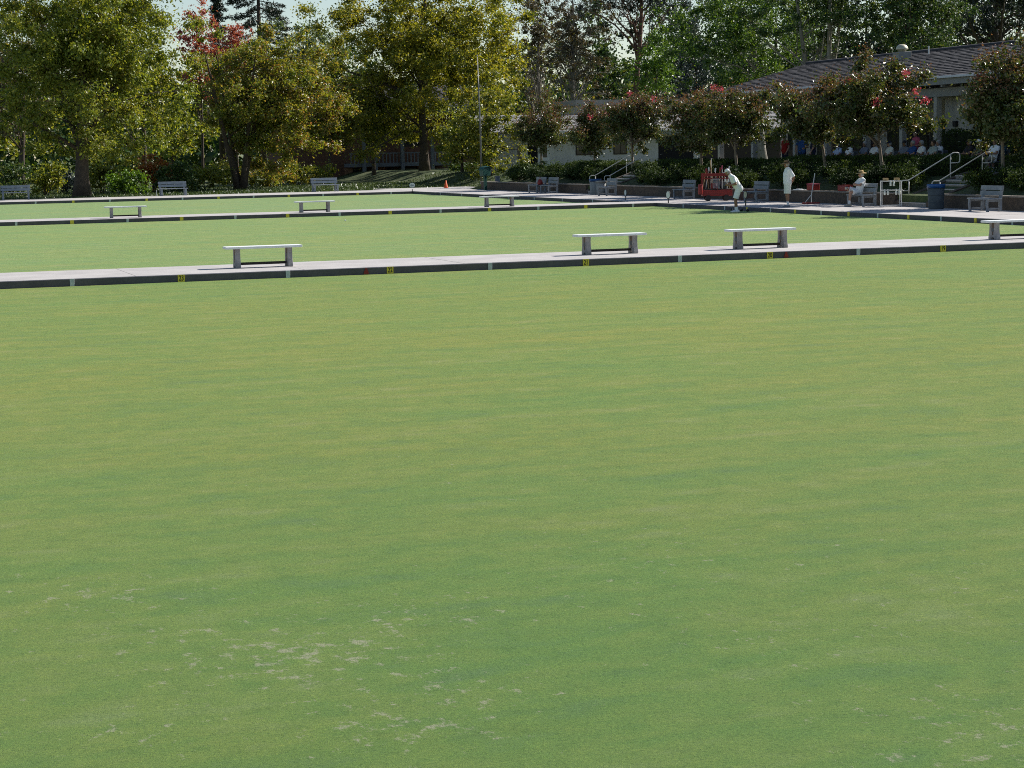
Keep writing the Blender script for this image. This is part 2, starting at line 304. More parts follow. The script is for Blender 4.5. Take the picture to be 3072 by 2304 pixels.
# ------------------------------------------------------------------ mesh helpers
class MB:
    def __init__(s): s.v = []; s.f = []
    def add(s, vs, fs):
        k = len(s.v); s.v += [tuple(map(float, p)) for p in vs]; s.f += [tuple(i + k for i in q) for q in fs]; return s
    def box(s, c, d, rz=0.0, ry=0.0, rx=0.0):
        h = [x / 2 for x in d]
        M = Matrix.Translation(Vector(c)) @ Matrix.Rotation(rz, 4, 'Z') @ Matrix.Rotation(ry, 4, 'Y') @ Matrix.Rotation(rx, 4, 'X')
        vs = [M @ Vector((a * h[0], b * h[1], e * h[2])) for a in (-1, 1) for b in (-1, 1) for e in (-1, 1)]
        return s.add(vs, [(0, 1, 3, 2), (4, 6, 7, 5), (0, 4, 5, 1), (2, 3, 7, 6), (0, 2, 6, 4), (1, 5, 7, 3)])
    def span(s, a, b): return s.box([(a[i] + b[i]) / 2 for i in range(3)], [abs(b[i] - a[i]) for i in range(3)])
    def tube(s, pts, rad, seg=8, cap=True):
        P = [Vector(p) for p in pts]; n = len(P)
        if isinstance(rad, (int, float)): rad = [rad] * n
        vs = []; prev = None
        for i in range(n):
            t = (P[min(i + 1, n - 1)] - P[max(i - 1, 0)])
            t = t.normalized() if t.length > 1e-9 else Vector((0, 0, 1))
            if prev is None:
                a = t.cross(Vector((0, 0, 1)) if abs(t.z) < 0.9 else Vector((1, 0, 0))).normalized()
            else:
                a = (prev - t * prev.dot(t)); a = a.normalized() if a.length > 1e-6 else t.orthogonal().normalized()
            prev = a; b = t.cross(a)
            for k in range(seg):
                q = 2 * math.pi * k / seg
                vs.append(P[i] + (a * math.cos(q) + b * math.sin(q)) * rad[i])
        fs = [(i * seg + k, i * seg + (k + 1) % seg, (i + 1) * seg + (k + 1) % seg, (i + 1) * seg + k) for i in range(n - 1) for k in range(seg)]
        if cap: fs += [tuple(range(seg - 1, -1, -1)), tuple((n - 1) * seg + k for k in range(seg))]
        return s.add(vs, fs)
    def capsule(s, p0, p1, r0, r1, seg=12):
        p0 = Vector(p0); p1 = Vector(p1); d = p1 - p0
        t = d.normalized() if d.length > 1e-6 else Vector((0, 0, 1))
        pts = []; rr = []
        for k in range(5):
            q = -math.pi / 2 + k * math.pi / 8 * 0.98 + 0.03
            pts.append(p0 + t * r0 * math.sin(q)); rr.append(r0 * math.cos(q))
        for k in range(5):
            q = k * math.pi / 8 * 0.98
            pts.append(p1 + t * (r1 * math.sin(q) + 1e-4)); rr.append(r1 * math.cos(q))
        return s.tube(pts, rr, seg)
    def ell(s, c, r, seg=16, rings=10, M=None):
        c = Vector(c); vs = []; fs = []
        for i in range(rings + 1):
            a = math.pi * i / rings
            for k in range(seg):
                b = 2 * math.pi * k / seg
                q = Vector((r[0] * math.sin(a) * math.cos(b), r[1] * math.sin(a) * math.sin(b), r[2] * math.cos(a)))
                if i in (0, rings): q += Vector((1e-5 * math.cos(b), 1e-5 * math.sin(b), 0))
                vs.append(c + (M @ q if M else q))
        for i in range(rings):
            for k in range(seg):
                fs.append((i * seg + k, (i + 1) * seg + k, (i + 1) * seg + (k + 1) % seg, i * seg + (k + 1) % seg))
        return s.add(vs, fs)
    def lathe(s, prof, c=(0, 0, 0), seg=20):
        vs = []; fs = []; n = len(prof)
        for r, z in prof:
            for k in range(seg):
                q = 2 * math.pi * k / seg
                vs.append((c[0] + r * math.cos(q), c[1] + r * math.sin(q), c[2] + z))
        fs = [(i * seg + k, i * seg + (k + 1) % seg, (i + 1) * seg + (k + 1) % seg, (i + 1) * seg + k) for i in range(n - 1) for k in range(seg)]
        fs += [tuple(range(seg - 1, -1, -1)), tuple((n - 1) * seg + k for k in range(seg))]
        return s.add(vs, fs)
    def prism(s, poly, axis, a, b):
        """poly: 2D outline in the two axes other than axis"""
        def p3(u, v, w):
            return {'x': (w, u, v), 'y': (u, w, v), 'z': (u, v, w)}[axis]
        n = len(poly)
        vs = [p3(u, v, a) for u, v in poly] + [p3(u, v, b) for u, v in poly]
        fs = [tuple(range(n)), tuple(range(2 * n - 1, n - 1, -1))] + [(i, i + n, (i + 1) % n + n, (i + 1) % n) for i in range(n)]
        return s.add(vs, fs)
    def mesh(s, name, mat, smooth=False):
        me = bpy.data.meshes.new(name); me.from_pydata(s.v, [], s.f)
        bm = bmesh.new(); bm.from_mesh(me); bmesh.ops.recalc_face_normals(bm, faces=bm.faces); bm.to_mesh(me); bm.free()
        if mat: me.materials.append(MATS[mat] if isinstance(mat, str) else mat)
        if smooth: me.polygons.foreach_set('use_smooth', [True] * len(me.polygons))
        return me
    def build(s, name, mat, parent=None, smooth=False, bevel=0.0):
        o = link(name, s.mesh(name, mat, smooth), parent)
        if bevel:
            b = o.modifiers.new('bevel', 'BEVEL'); b.width = bevel; b.segments = 2; b.limit_method = 'ANGLE'; b.angle_limit = R(40)
        return o
def link(name, data, parent=None):
    o = bpy.data.objects.new(name, data); COL.objects.link(o)
    if parent: o.parent = parent
    return o
def thing(name, label, cat, loc=(0, 0, 0), rz=0.0, group=None):
    o = bpy.data.objects.new(name, None); o.empty_display_size = 0.2; COL.objects.link(o)
    o.location = [float(v) for v in loc]; o.rotation_euler = (0, 0, rz)
    return tag(o, label, cat, group)
def tag(o, label, cat, group=None):
    o['label'] = label; o['category'] = cat
    if group: o['group'] = group
    return o
def struct(o): o['kind'] = 'structure'; return o
def copy_tree(o, parent=None):
    c = o.copy(); COL.objects.link(c); c.parent = parent
    for ch in [x for x in KIDS(o)]: copy_tree(ch, c)
    return c
def KIDS(o): return [x for x in COL.objects if x.parent == o]
def place(o, loc, rz, label=None, group=None):
    o.location = [float(v) for v in loc]; o.rotation_euler = (0, 0, rz)
    if label: o['label'] = label
    if group: o['group'] = group
    return o
def tri_mesh(name, V, T, mat):
    """fast triangle mesh from numpy"""
    me = bpy.data.meshes.new(name)
    me.vertices.add(len(V)); me.vertices.foreach_set('co', np.asarray(V, np.float32).ravel())
    me.loops.add(len(T) * 3); me.loops.foreach_set('vertex_index', np.asarray(T, np.int32).ravel())
    me.polygons.add(len(T)); me.polygons.foreach_set('loop_start', np.arange(len(T), dtype=np.int32) * 3)
    me.polygons.foreach_set('loop_total', np.full(len(T), 3, np.int32))
    me.update(calc_edges=True)
    if mat: me.materials.append(MATS[mat])
    return me
def leaf_arrays(P, size, up=0.35, aspect=0.62, seed=0, out=None):
    r = np.random.default_rng(seed); n = len(P)
    nrm = r.normal(size=(n, 3)); nrm /= np.linalg.norm(nrm, axis=1)[:, None]
    nrm[:, 2] += up
    if out is not None: nrm += out
    nrm /= np.linalg.norm(nrm, axis=1)[:, None]
    d = r.normal(size=(n, 3)); d -= nrm * (d * nrm).sum(1)[:, None]; d /= np.linalg.norm(d, axis=1)[:, None] + 1e-9
    e = np.cross(nrm, d)
    s = (size * r.uniform(0.6, 1.35, n))[:, None]
    V = np.empty((n, 4, 3))
    V[:, 0] = P - d * s * 0.5
    V[:, 1] = P + e * s * 0.5 * aspect + nrm * s * 0.10 - d * s * 0.06
    V[:, 2] = P + d * s * 0.55 - nrm * s * 0.06
    V[:, 3] = P - e * s * 0.5 * aspect + nrm * s * 0.10 - d * s * 0.06
    b = np.arange(n)[:, None] * 4
    T = np.concatenate([b + np.array([[0, 1, 2]]), b + np.array([[0, 2, 3]])], 1).reshape(-1, 3)
    return V.reshape(-1, 3), T
def text_mesh(s, size, mat, parent, M, name='digits'):
    cu = bpy.data.curves.new('t', 'FONT'); cu.body = s; cu.size = size; cu.align_x = 'CENTER'; cu.align_y = 'CENTER'
    cu.offset = size * 0.016; cu.extrude = 0.0015
    o = bpy.data.objects.new('t', cu); COL.objects.link(o)
    bpy.context.view_layer.update()
    me = bpy.data.meshes.new_from_object(o.evaluated_get(bpy.context.evaluated_depsgraph_get()))
    bpy.data.objects.remove(o); bpy.data.curves.remove(cu)
    me.materials.clear(); me.materials.append(MATS[mat]); me.transform(M)
    return link(name, me, parent)

# ------------------------------------------------------------------ setting: ground and greens
Z_WALK = 0.15
XR = 33.7                                     # right edge of the greens
XW = 38.0                                     # face of the retaining wall
Y1, Y2, Y3 = 41.5, 81.3, 120.1                # kerb boards of the near, middle and far paths
Z_TER = 1.25
def sm(a, b, t): t = min(1, max(0, (t - a) / (b - a))); return t * t * (3 - 2 * t)
def ground_z(x, y):
    base = -0.04
    far = 0.02 + 0.11 * sm(126.8, 128.5, y) + 0.10 * sm(128, 150, y)
    if y > 126.8: base = far
    bank = -0.04
    if x > XW + 0.1:
        bank = 0.56 + (Z_TER - 0.56) * sm(XW + 0.3, 41.2, x)
        w = 1 - sm(117.5, 126, y)
        w2 = 0.75 * sm(41, 45, x)            # rise towards the clubhouse wing
        wz = max(w, w2)
        bank = base * (1 - wz) + bank * wz if y > 117.5 else bank
        return max(bank, base)
    return base
def build_ground():
    xs = sorted(set([-3000, -1200, -500, -200, -100, -60] + list(np.arange(-40, 36, 4.0)) + [38.05, 38.15, 38.3, 38.7, 39.2, 39.8, 40.5, 41.2, 42, 43, 44, 45, 47] + list(np.arange(50, 110, 5.0)) + [130, 200, 400, 900, 3000]))
    ys = sorted(set([-3000, -900, -300, -100, -30, 0, 20, 40, 60, 80, 100, 110, 115, 117.5] + list(np.arange(118, 135, 0.8)) + [126.79, 126.85] + list(np.arange(136, 200, 4.0)) + [220, 300, 600, 1200, 3500]))
    vs = [(x, y, ground_z(x, y)) for y in ys for x in xs]
    n = len(xs)
    fs = [(j * n + i, j * n + i + 1, (j + 1) * n + i + 1, (j + 1) * n + i) for j in range(len(ys) - 1) for i in range(n - 1)]
    o = struct(MB().add(vs, fs).build('ground', 'lawn'))
build_ground()
def sheet(name, x0, x1, y0, y1, z, mat):
    return struct(MB().add([(x0, y0, z), (x1, y0, z), (x1, y1, z), (x0, y1, z)], [(0, 1, 2, 3)]).build(name, mat))
sheet('near_green', -12, XR, 3.5, Y1, 0.0, 'turf')
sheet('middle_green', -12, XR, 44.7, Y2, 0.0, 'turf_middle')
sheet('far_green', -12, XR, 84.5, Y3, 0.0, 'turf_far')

SLAB_MESH = {}
def walkway(name, x0, x1, y0, y1, along, step, z=Z_WALK):
    base = struct(MB().span((x0, y0, -0.06), (x1, y1, z - 0.012)).build(name, 'joint'))
    L = (x1 - x0) if along == 'x' else (y1 - y0)
    Wd = (y1 - y0) if along == 'x' else (x1 - x0)
    n = max(1, round(L / step)); st = L / n
    key = (round(st, 3), round(Wd, 3), along)
    if key not in SLAB_MESH:
        d = (st - 0.016, Wd - 0.004, 0.03) if along == 'x' else (Wd - 0.004, st - 0.016, 0.03)
        SLAB_MESH[key] = MB().box((0, 0, -0.015), d).mesh('concrete_slab', 'concrete')
    for i in range(n):
        o = link('concrete_slab', SLAB_MESH[key], base)
        c = (x0 + st * (i + 0.5), (y0 + y1) / 2) if along == 'x' else ((x0 + x1) / 2, y0 + st * (i + 0.5))
        o.location = (c[0], c[1], z + random.uniform(-0.0015, 0.0015))
walkway('near_path', -12 + 0.3, XR + 0.04, Y1 + 0.045, Y1 + 3.2, 'x', 3.5)
walkway('middle_path', -12 + 0.3, XR + 0.04, Y2 + 0.045, Y2 + 3.2, 'x', 3.5)
walkway('far_path', -12 + 0.3, XR + 0.04, Y3 + 0.045, 126.8, 'x', 3.5)
walkway('side_path', XR + 0.045, XW - 0.002, 38.0, Y3 - 0.01, 'y', 2.4)
walkway('corner_path', XR + 0.045, 40.5, Y3, 131.0, 'x', 2.4, z=Z_WALK + 0.004)

# ------------------------------------------------------------------ kerb boards with pegs and rink numbers
def kerb(name, label, axis, c, pegs, plates, lo, hi, numbers=None, reds=()):
    """axis 'x': board along X at Y=c facing -Y; 'y': board along Y at X=c facing -X"""
    t = thing(name, label, 'edging board', (0, 0, 0), 0, 'kerb boards round the greens')
    def bx(m, u0, u1, d0, d1, z0, z1):
        return m.span((u0, c + d0, z0), (u1, c + d1, z1)) if axis == 'x' else m.span((c + d0, u0, z0), (c + d1, u1, z1))
    ed = sorted([lo] + [p for p in pegs if lo < p < hi] + [hi])
    for a, b in zip(ed, ed[1:]):
        bx(MB(), a + 0.004, b - 0.004, 0, 0.04, -0.05, 0.142 + random.uniform(-0.003, 0.003)).build('board', 'board', t, bevel=0.004)
    for p in pegs:
        bx(MB(), p - 0.045, p + 0.045, -0.022, -0.002, -0.03, 0.150).build('boundary_peg', 'peg', t, bevel=0.004)
    for i, p in enumerate(plates):
        pl = bx(MB(), p - 0.070, p + 0.070, -0.017, -0.002, 0.002, 0.148).build('number_plate', 'plate', t)
        if numbers:
            text_mesh(numbers[i], 0.150, 'ink', pl, Matrix.Translation((p, c - 0.0195, 0.075)) @ Matrix.Rotation(R(90), 4, 'X') @ Matrix.Scale(0.70, 4, (1, 0, 0)))
    for p in reds:
        m = MB()
        prof = [(-0.05, 0.01), (0.05, 0.01), (0.055, 0.03), (0.035, 0.085), (0.02, 0.095), (0.028, 0.115), (0.018, 0.138), (-0.018, 0.138), (-0.028, 0.115), (-0.02, 0.095), (-0.035, 0.085), (-0.055, 0.03)]
        m.prism([(p + u, v) for u, v in prof], 'y', c - 0.018, c - 0.003)
        m.build('red_marker', 'red_paint', t)
s = 2.208
kerb('kerb_board', 'dark kerb board of the nearest path, with yellow plates 23 to 19', 'x', Y1,
     [4.484 + 2 * s * k for k in range(-3, 7)], [6.68 + 2 * s * k for k in range(5)], -11.9, XR, ['23', '22', '21', '20', '19'],
     reds=(float(VY(1098, 808, Y1)[0]), float(VY(2358, 764, Y1)[0])))
s = 2.154
kerb('kerb_board', 'dark kerb board along the middle path behind the bowler', 'x', Y2, [6.743 + 2 * s * k for k in range(-4, 7)], [8.886 + 2 * s * k for k in range(-1, 6)], -11.9, XR)
s = 2.12
kerb('kerb_board', 'dark kerb board of the farthest path, below the trees on the left', 'x', Y3, [11.11 + 2 * s * k for k in range(-5, 6)], [13.25 + 2 * s * k for k in range(-4, 5)], -11.9, XR)
s = 2.085
kerb('kerb_board', 'dark kerb board along the side path in front of the bowler', 'y', XR,
     [78.40 - 2 * s * k for k in range(0, 8)] + [84.9 + 2 * s * k for k in range(0, 8)], [76.33 - 2 * s * k for k in range(1, 8)], 40.0, Y3)

# ------------------------------------------------------------------ benches on the paths
def slab_bench():
    t = thing('concrete_bench', '', 'bench', group='backless benches on the paths')
    MB().box((0, 0, 0.435), (1.66, 0.40, 0.05)).build('seat_plank', 'seat_plank', t, bevel=0.008)
    for s_ in (-1, 1):
        x = 0.565 * s_
        prof = [(-0.20, 0), (-0.20, 0.05), (-0.165, 0.16), (-0.15, 0.30), (-0.165, 0.41), (0.165, 0.41), (0.15, 0.30), (0.165, 0.16), (0.20, 0.05), (0.20, 0), (0.07, 0), (0.05, 0.035), (0, 0.05), (-0.05, 0.035), (-0.07, 0)]
        lg = MB().prism(prof, 'x', x - 0.05, x + 0.05).build('leg', 'concrete_cast', t, bevel=0.008)
        MB().span((x - 0.0535, -0.055, 0.19), (x - 0.0505, 0.055, 0.28)).build('plaque', 'bin_grey', lg)
        MB().prism([(-0.05, 0.405), (0.03, 0.405), (0.05, 0.33), (0.02, 0.10), (-0.03, 0.12), (-0.06, 0.3)], 'x', x - 0.0525, x - 0.0503).build('stain', 'stain', lg)
    MB().box((0, 0.03, 0.085), (1.025, 0.05, 0.055)).build('stretcher', 'timber_dark', t, bevel=0.004)
    return t
proto = slab_bench()
b1 = G(765, 800, Z_WALK); b2 = G(1790, 758, Z_WALK); b3 = G(2270, 743, Z_WALK)
BY = 43.15
spots = [(8.72, BY, 'white-topped backless bench standing alone at the left of the nearest path'),
         (16.72, BY, 'left one of the two close white backless benches on the nearest path'),
         (20.48, BY, 'right one of the two close white backless benches, beside a red marker'),
         (27.3, BY, 'white backless bench cut by the right edge of the picture'),
         (float(VY(378, 655, 82.4)[0]), 82.45, 'grey backless bench leftmost on the middle path'),
         (float(VY(945, 634, 82.4)[0]), 82.45, 'grey backless bench in the centre of the middle path'),
         (float(VY(1499, 615, 82.4)[0]), 82.45, 'grey backless bench on the middle path near the green post')]
for i, (x, y, lab) in enumerate(spots):
    o = proto if i == 0 else copy_tree(proto)
    place(o, (x, y, Z_WALK), R(random.uniform(-0.8, 0.8)), lab)

def park_bench(L, pale):
    """front faces local -Y; plank seat and back on cast side frames"""
    t = thing('park_bench', '', 'bench', group='park benches with backs')
    mt = 'park_pale' if pale else 'park_grey'
    for s_ in (-1, 1):
        x = s_ * (L / 2 - 0.13)
        # side frame: front leg, rear leg rising to the back, arm, foot rail
        m = MB()
        m.prism([(-0.27, 0), (-0.20, 0), (-0.215, 0.10), (-0.235, 0.22), (-0.21, 0.405), (-0.28, 0.405), (-0.295, 0.22), (-0.275, 0.1)], 'x', x - 0.05, x + 0.05)
        m.build('leg', mt, t, bevel=0.006)
        m = MB()
        m.prism([(0.20, 0), (0.29, 0), (0.285, 0.42), (0.36, 0.86), (0.29, 0.86), (0.20, 0.45), (0.19, 0.2)], 'x', x - 0.05, x + 0.05)
        m.build('leg', mt, t, bevel=0.006)
        MB().box((x, -0.005, 0.37), (0.07, 0.40, 0.07)).build('side_rail', mt, t, bevel=0.005)
        MB().box((x, 0, 0.10), (0.07, 0.40, 0.06)).build('foot_rail', mt, t, bevel=0.005)
    MB().box((0, -0.16, 0.43), (L, 0.26, 0.045)).build('seat_plank', mt, t, bevel=0.006)
    MB().box((0, 0.12, 0.43), (L, 0.24, 0.045)).build('seat_plank', mt, t, bevel=0.006)
    for z, y in ((0.61, 0.235), (0.79, 0.265)):
        MB().box((0, y, z), (L, 0.04, 0.15), rx=R(-10)).build('back_plank', mt, t, bevel=0.006)
    return t
pb = park_bench(1.75, False)
far_b = [(48, 600, 'grey park bench at the left edge under the big tree'), (520, 586, 'grey park bench facing us beside the big tree trunk'), (976, 573, 'grey park bench in front of the brown apartment house')]
for i, (px, py, lab) in enumerate(far_b):
    o = pb if i == 0 else copy_tree(pb)
    yy = 126.2
    place(o, (VY(px, py, yy)[0], yy, Z_WALK), R((-3, 2, 4)[i]), lab)
pb2 = park_bench(1.45, True)
side_b = [(1612, 'grey park bench farthest along the retaining wall, left of a pair'), (1648, 'grey park bench right of the pair by the wall, red bag beside it'),
          (1822, 'grey park bench in front of the blue-lidded bin at the far steps'), (2052, 'pale park bench left of the red equipment cart'),
          (2268, 'pale park bench by the wall, between the bowler and the standing man'), (2585, 'pale park bench that the man with folded arms sits on'),
          (2955, 'pale park bench at the right, beyond the near handrails')]
SIDE = {}
for i, (px, lab) in enumerate(side_b):
    o = pb2 if i == 0 else copy_tree(pb2)
    X = 37.1
    yy = float(VX(px, 600, X)[1])
    SIDE[px] = (X, yy)
    place(o, (X, yy, Z_WALK), R(-90 + random.uniform(-3, 3)), lab)
MB_bag = thing('bag', 'red bag lying on the farther of the paired benches', 'bag', (36.95, SIDE[1648][1] + 1.05, Z_WALK + 0.452))
MB().lathe([(0.02, 0), (0.14, 0.01), (0.16, 0.10), (0.12, 0.24), (0.05, 0.30), (0.03, 0.31)], seg=14).build('bag_body', 'red_paint', MB_bag, smooth=True)
MB().tube([(0.05, 0, 0.28), (0.06, 0, 0.37), (0, 0, 0.41), (-0.06, 0, 0.37), (-0.05, 0, 0.28)], 0.012, 6).build('handle', 'red_paint', MB_bag)

# ------------------------------------------------------------------ retaining wall, steps, handrails
STAIRS = [(66.0, 68.0), (99.3, 101.2)]
segs = [(50.0, 65.72, 'brown retaining wall right of the near steps'), (68.28, 99.02, 'brown retaining wall between the two flights of steps'), (101.48, 119.9, 'brown retaining wall left of the far steps')]
for a, b, lab in segs:
    t = thing('retaining_wall', lab, 'wall', (XW, (a + b) / 2, 0), 0, 'retaining wall along the side path')
    h = (b - a) / 2
    MB().span((0, -h, -0.05), (0.30, h, 0.59)).build('wall_body', 'wall_block', t)
    n = max(2, round((b - a) / 1.1)); st = (b - a) / n
    for k in range(n):
        MB().box((0.14, -h + st * (k + 0.5), 0.622), (0.36, st - 0.012, 0.055)).build('cap_stone', 'wall_cap', t, bevel=0.006)
def stairs(y0, y1, lab):
    t = thing('stone_steps', lab, 'steps', (XW, (y0 + y1) / 2, 0), 0, 'steps up to the terrace')
    n = 7; rise = (Z_TER - Z_WALK) / n; run = 0.40; hw = (y1 - y0) / 2
    for i in range(n):
        x = 0.02 + i * run
        MB().span((x, -hw + 0.01, -0.03), (x + run - 0.002, hw - 0.01, Z_WALK + rise * (i + 1) - 0.036)).build('riser', 'step_stone', t)
        MB().span((x - 0.025, -hw + 0.008, Z_WALK + rise * (i + 1) - 0.035), (x + run - 0.006, hw - 0.008, Z_WALK + rise * (i + 1))).build('tread', 'concrete', t)
    for s_ in (-1, 1):
        y = s_ * (hw + 0.14)
        MB().prism([(0.0, -0.05), (0.0, 0.34), (0.12, 0.40), (2.8, 1.32), (3.1, 1.38), (3.1, -0.05)], 'y', y - 0.13, y + 0.13).build('cheek_wall', 'wall_block', t, bevel=0.01)
    return t
stairs(*STAIRS[0], 'flight of steps behind the big grey bin with two pale handrails')
stairs(*STAIRS[1], 'far flight of steps behind the blue-lidded bin')
def handrail(y, lab):
    t = thing('handrail', lab, 'handrail', (XW, y, 0), 0, 'pale tubular handrails at the steps')
    def arc(pts, r=0.022, name='rail_tube'): MB().tube(pts, r, 8).build(name, 'rail', t, smooth=True)
    z0, z1 = 1.10, 2.10; xa, xb = 0.50, 2.38
    lo = [(xa, 0, 0.72), (xa - 0.24, 0, 0.72), (xa - 0.30, 0, 0.75), (xa - 0.32, 0, 0.81), (xa - 0.32, 0, z0 - 0.09), (xa - 0.30, 0, z0 - 0.03), (xa - 0.24, 0, z0), (xa - 0.03, 0, z0), (xa + 0.05, 0, z0 + 0.035)]
    hi = [(xb - 0.05, 0, z1 - 0.04), (xb + 0.02, 0, z1), (xb + 0.20, 0, z1), (xb + 0.27, 0, z1 - 0.03), (xb + 0.30, 0, z1 - 0.10), (xb + 0.30, 0, z1 - 0.30), (xb + 0.27, 0, z1 - 0.36), (xb + 0.2, 0, z1 - 0.38), (xb - 0.08, 0, z1 - 0.38)]
    arc(lo + hi, 0.023)
    arc([(xa, 0, 0.45), (xa, 0, z0)], 0.023, 'post')
    arc([(xb - 0.10, 0, 1.15), (xb - 0.10, 0, z1 - 0.075)], 0.023, 'post')
    return t
handrail(68.13, 'left handrail of the near steps beside the white bottle rack')
handrail(65.87, 'right handrail of the near steps behind the big bin')
handrail(101.33, 'left handrail of the far steps')
handrail(99.17, 'right handrail of the far steps')

# ------------------------------------------------------------------ buildings
def quad(m, a, b, c, d): return m.add([a, b, c, d], [(0, 1, 2, 3)])
def roof_slab(m, a, b, c, d, th=0.12):
    n = (Vector(b) - Vector(a)).cross(Vector(d) - Vector(a)).normalized()
    if n.z < 0: n = -n
    top = [Vector(p) for p in (a, b, c, d)]; bot = [p - n * th for p in top]
    return m.add(top + bot, [(0, 1, 2, 3), (7, 6, 5, 4), (0, 4, 5, 1), (1, 5, 6, 2), (2, 6, 7, 3), (3, 7, 4, 0)])
def tiles(eave0, eave1, ridge0, ridge1, tw=0.34, course=0.36, jit=0.012):
    """overlapping roof tiles on one plane; eave0-eave1 low edge, ridge0-ridge1 high edge"""
    e0, e1, r0, r1 = map(Vector, (eave0, eave1, ridge0, ridge1))
    n = (e1 - e0).cross(r0 - e0).normalized(); n = n if n.z > 0 else -n
    L = (e1 - e0).length; S = (r0 - e0).length
    u = (e1 - e0).normalized(); m = MB(); nc = int(S / course)
    for j in range(nc):
        k0 = j / nc; k1 = min(1, (j + 1.28) / nc)
        off = random.uniform(0, tw)
        x = -off
        while x < L:
            w = tw * random.uniform(0.8, 1.15)
            a = max(0, x) + 0.006; b = min(L, x + w) - 0.006
            x += w
            if b - a < 0.05: continue
            lift = 0.035 + random.uniform(-jit, jit)
            p = [e0.lerp(r0, k0) + u * a, e0.lerp(r0, k0) + u * b, e0.lerp(r0, k1) + u * b, e0.lerp(r0, k1) + u * a]
            lo = [q + n * 0.002 for q in p]
            hi = [p[0] + n * (lift + 0.012), p[1] + n * (lift + 0.012), p[2] + n * 0.006, p[3] + n * 0.006]
            m.add(lo + hi, [(4, 5, 6, 7), (0, 1, 5, 4), (1, 2, 6, 5), (3, 0, 4, 7)])
    return m
def clubhouse():
    t = thing('clubhouse', 'long low clubhouse with dark tiled roof and shady porch behind the spectators', 'building', (50, 75, Z_TER))
    ox, oy, oz = 50, 75, Z_TER
    def b(name, mat, p, q, parent=t, bevel=0): return MB().span((p[0] - ox, p[1] - oy, p[2] - oz), (q[0] - ox, q[1] - oy, q[2] - oz)).build(name, mat, parent, bevel=bevel)
    YS = float(VX(2835, 430, 46.2)[1])          # where the plain wall starts
    b('porch_floor', 'concrete', (42.2, 50, Z_TER - 0.02), (57, 101, Z_TER + 0.02))
    b('plain_wall', 'stucco_beige', (46.2, 50, Z_TER), (46.5, YS, 5.0))
    b('return_wall', 'stucco_beige', (46.5, YS - 0.3, Z_TER), (49.0, YS, 5.0))
    b('back_wall', 'stucco_beige', (49.0, YS - 0.2, Z_TER), (49.3, 100.6, 5.6))
    b('end_wall', 'stucco_beige', (49.3, 100.3, Z_TER), (57, 100.6, 5.6))
    b('beam', 'fascia', (45.45, 50.5, 4.45), (45.75, 101, 4.82))
    # glazed doors along the porch
    y = YS + 0.7
    k = 0
    while y < 99:
        f = b('glazed_door', 'timber_dark', (48.93, y, Z_TER), (48.998, y + 1.9, Z_TER + 2.3))
        for z0, z1 in ((0.10, 0.9), (0.98, 2.2)):
            for a in (0.08, 1.0):
                b('pane', 'window_glass', (48.915, y + a, Z_TER + z0), (48.929, y + a + 0.82, Z_TER + z1), f)
        y += 2.05 if k % 3 else 3.4
        k += 1
    for px in (2162, 2262, 2388, 2482, 2600, 2709, 2812):
        yy = float(VX(px, 430, 45.6)[1])
        p = b('porch_post', 'stucco_beige', (45.48, yy - 0.13, Z_TER), (45.74, yy + 0.13, 4.449), bevel=0.01)
    for yy in np.arange(53, 101, 3.4):
        b('rafter_end', 'fascia', (44.95, yy - 0.07, 4.83), (49.2, yy + 0.07, 5.02))
    lamp = b('wall_lamp', 'black_rubber', (46.05, YS - 1.1, 3.15), (46.2, YS - 0.85, 3.4), bevel=0.02)
    # roof: eave at X 45, ridge at X 51, falls again to X 57
    e0, e1 = (45 - ox, 50 - oy, 5.28 - oz), (45 - ox, 101.4 - oy, 5.28 - oz)
    r0, r1 = (51 - ox, 50 - oy, 6.88 - oz), (51 - ox, 101.4 - oy, 6.88 - oz)
    w0, w1 = (57 - ox, 50 - oy, 5.28 - oz), (57 - ox, 101.4 - oy, 5.28 - oz)
    m = MB(); roof_slab(m, e0, e1, r1, r0); rf = m.build('roof', 'shingle', t)
    m = MB(); roof_slab(m, w0, w1, r1, r0); m.build('back_roof', 'shingle', t)
    tl = tiles(e0, e1, r0, r1).build('roof_tiles', 'shingle', rf); tl['kind'] = 'stuff'
    rr = MB(); rr.tube([(r0[0], r0[1], r0[2] + 0.03), (r1[0], r1[1], r1[2] + 0.03)], 0.10, 8).build('ridge_cap', 'shingle', rf, smooth=True)
    MB().span((44.90 - ox, 50 - oy, 4.93 - oz), (44.96 - ox, 101.4 - oy, 5.20 - oz)).build('fascia_board', 'fascia', t)
    MB().span((44.78 - ox, 50 - oy, 5.19 - oz), (44.899 - ox, 101.5 - oy, 5.29 - oz)).build('gutter', 'gutter', t, bevel=0.015)
    MB().prism([(45 - ox, 5.0 - oz), (51 - ox, 6.6 - oz), (57 - ox, 5.0 - oz)], 'y', 100.35 - oy, 100.58 - oy).build('gable_wall', 'stucco_beige', t)
    # domed ventilator and a thin pipe on the roof
    v = VX(2706, 195, 49.6); vy = v[1]; vz = 5.28 + (49.6 - 45) / 6 * 1.6
    MB().prism([(49.25 - ox, vz - 0.08 - oz), (49.95 - ox, vz + 0.10 - oz), (49.95 - ox, vz + 0.40 - oz), (49.25 - ox, vz + 0.36 - oz)], 'y', vy - 0.30 - oy, vy + 0.30 - oy).build('vent_base', 'fascia', rf, bevel=0.02)
    c = (49.6 - ox, vy - oy, vz - oz + 0.37)
    MB().lathe([(0.20, 0), (0.20, 0.10), (0.30, 0.12), (0.295, 0.17), (0.26, 0.26), (0.19, 0.33), (0.09, 0.37), (0.01, 0.375)], c, 20).build('vent_dome', 'vent_metal', rf, smooth=True)
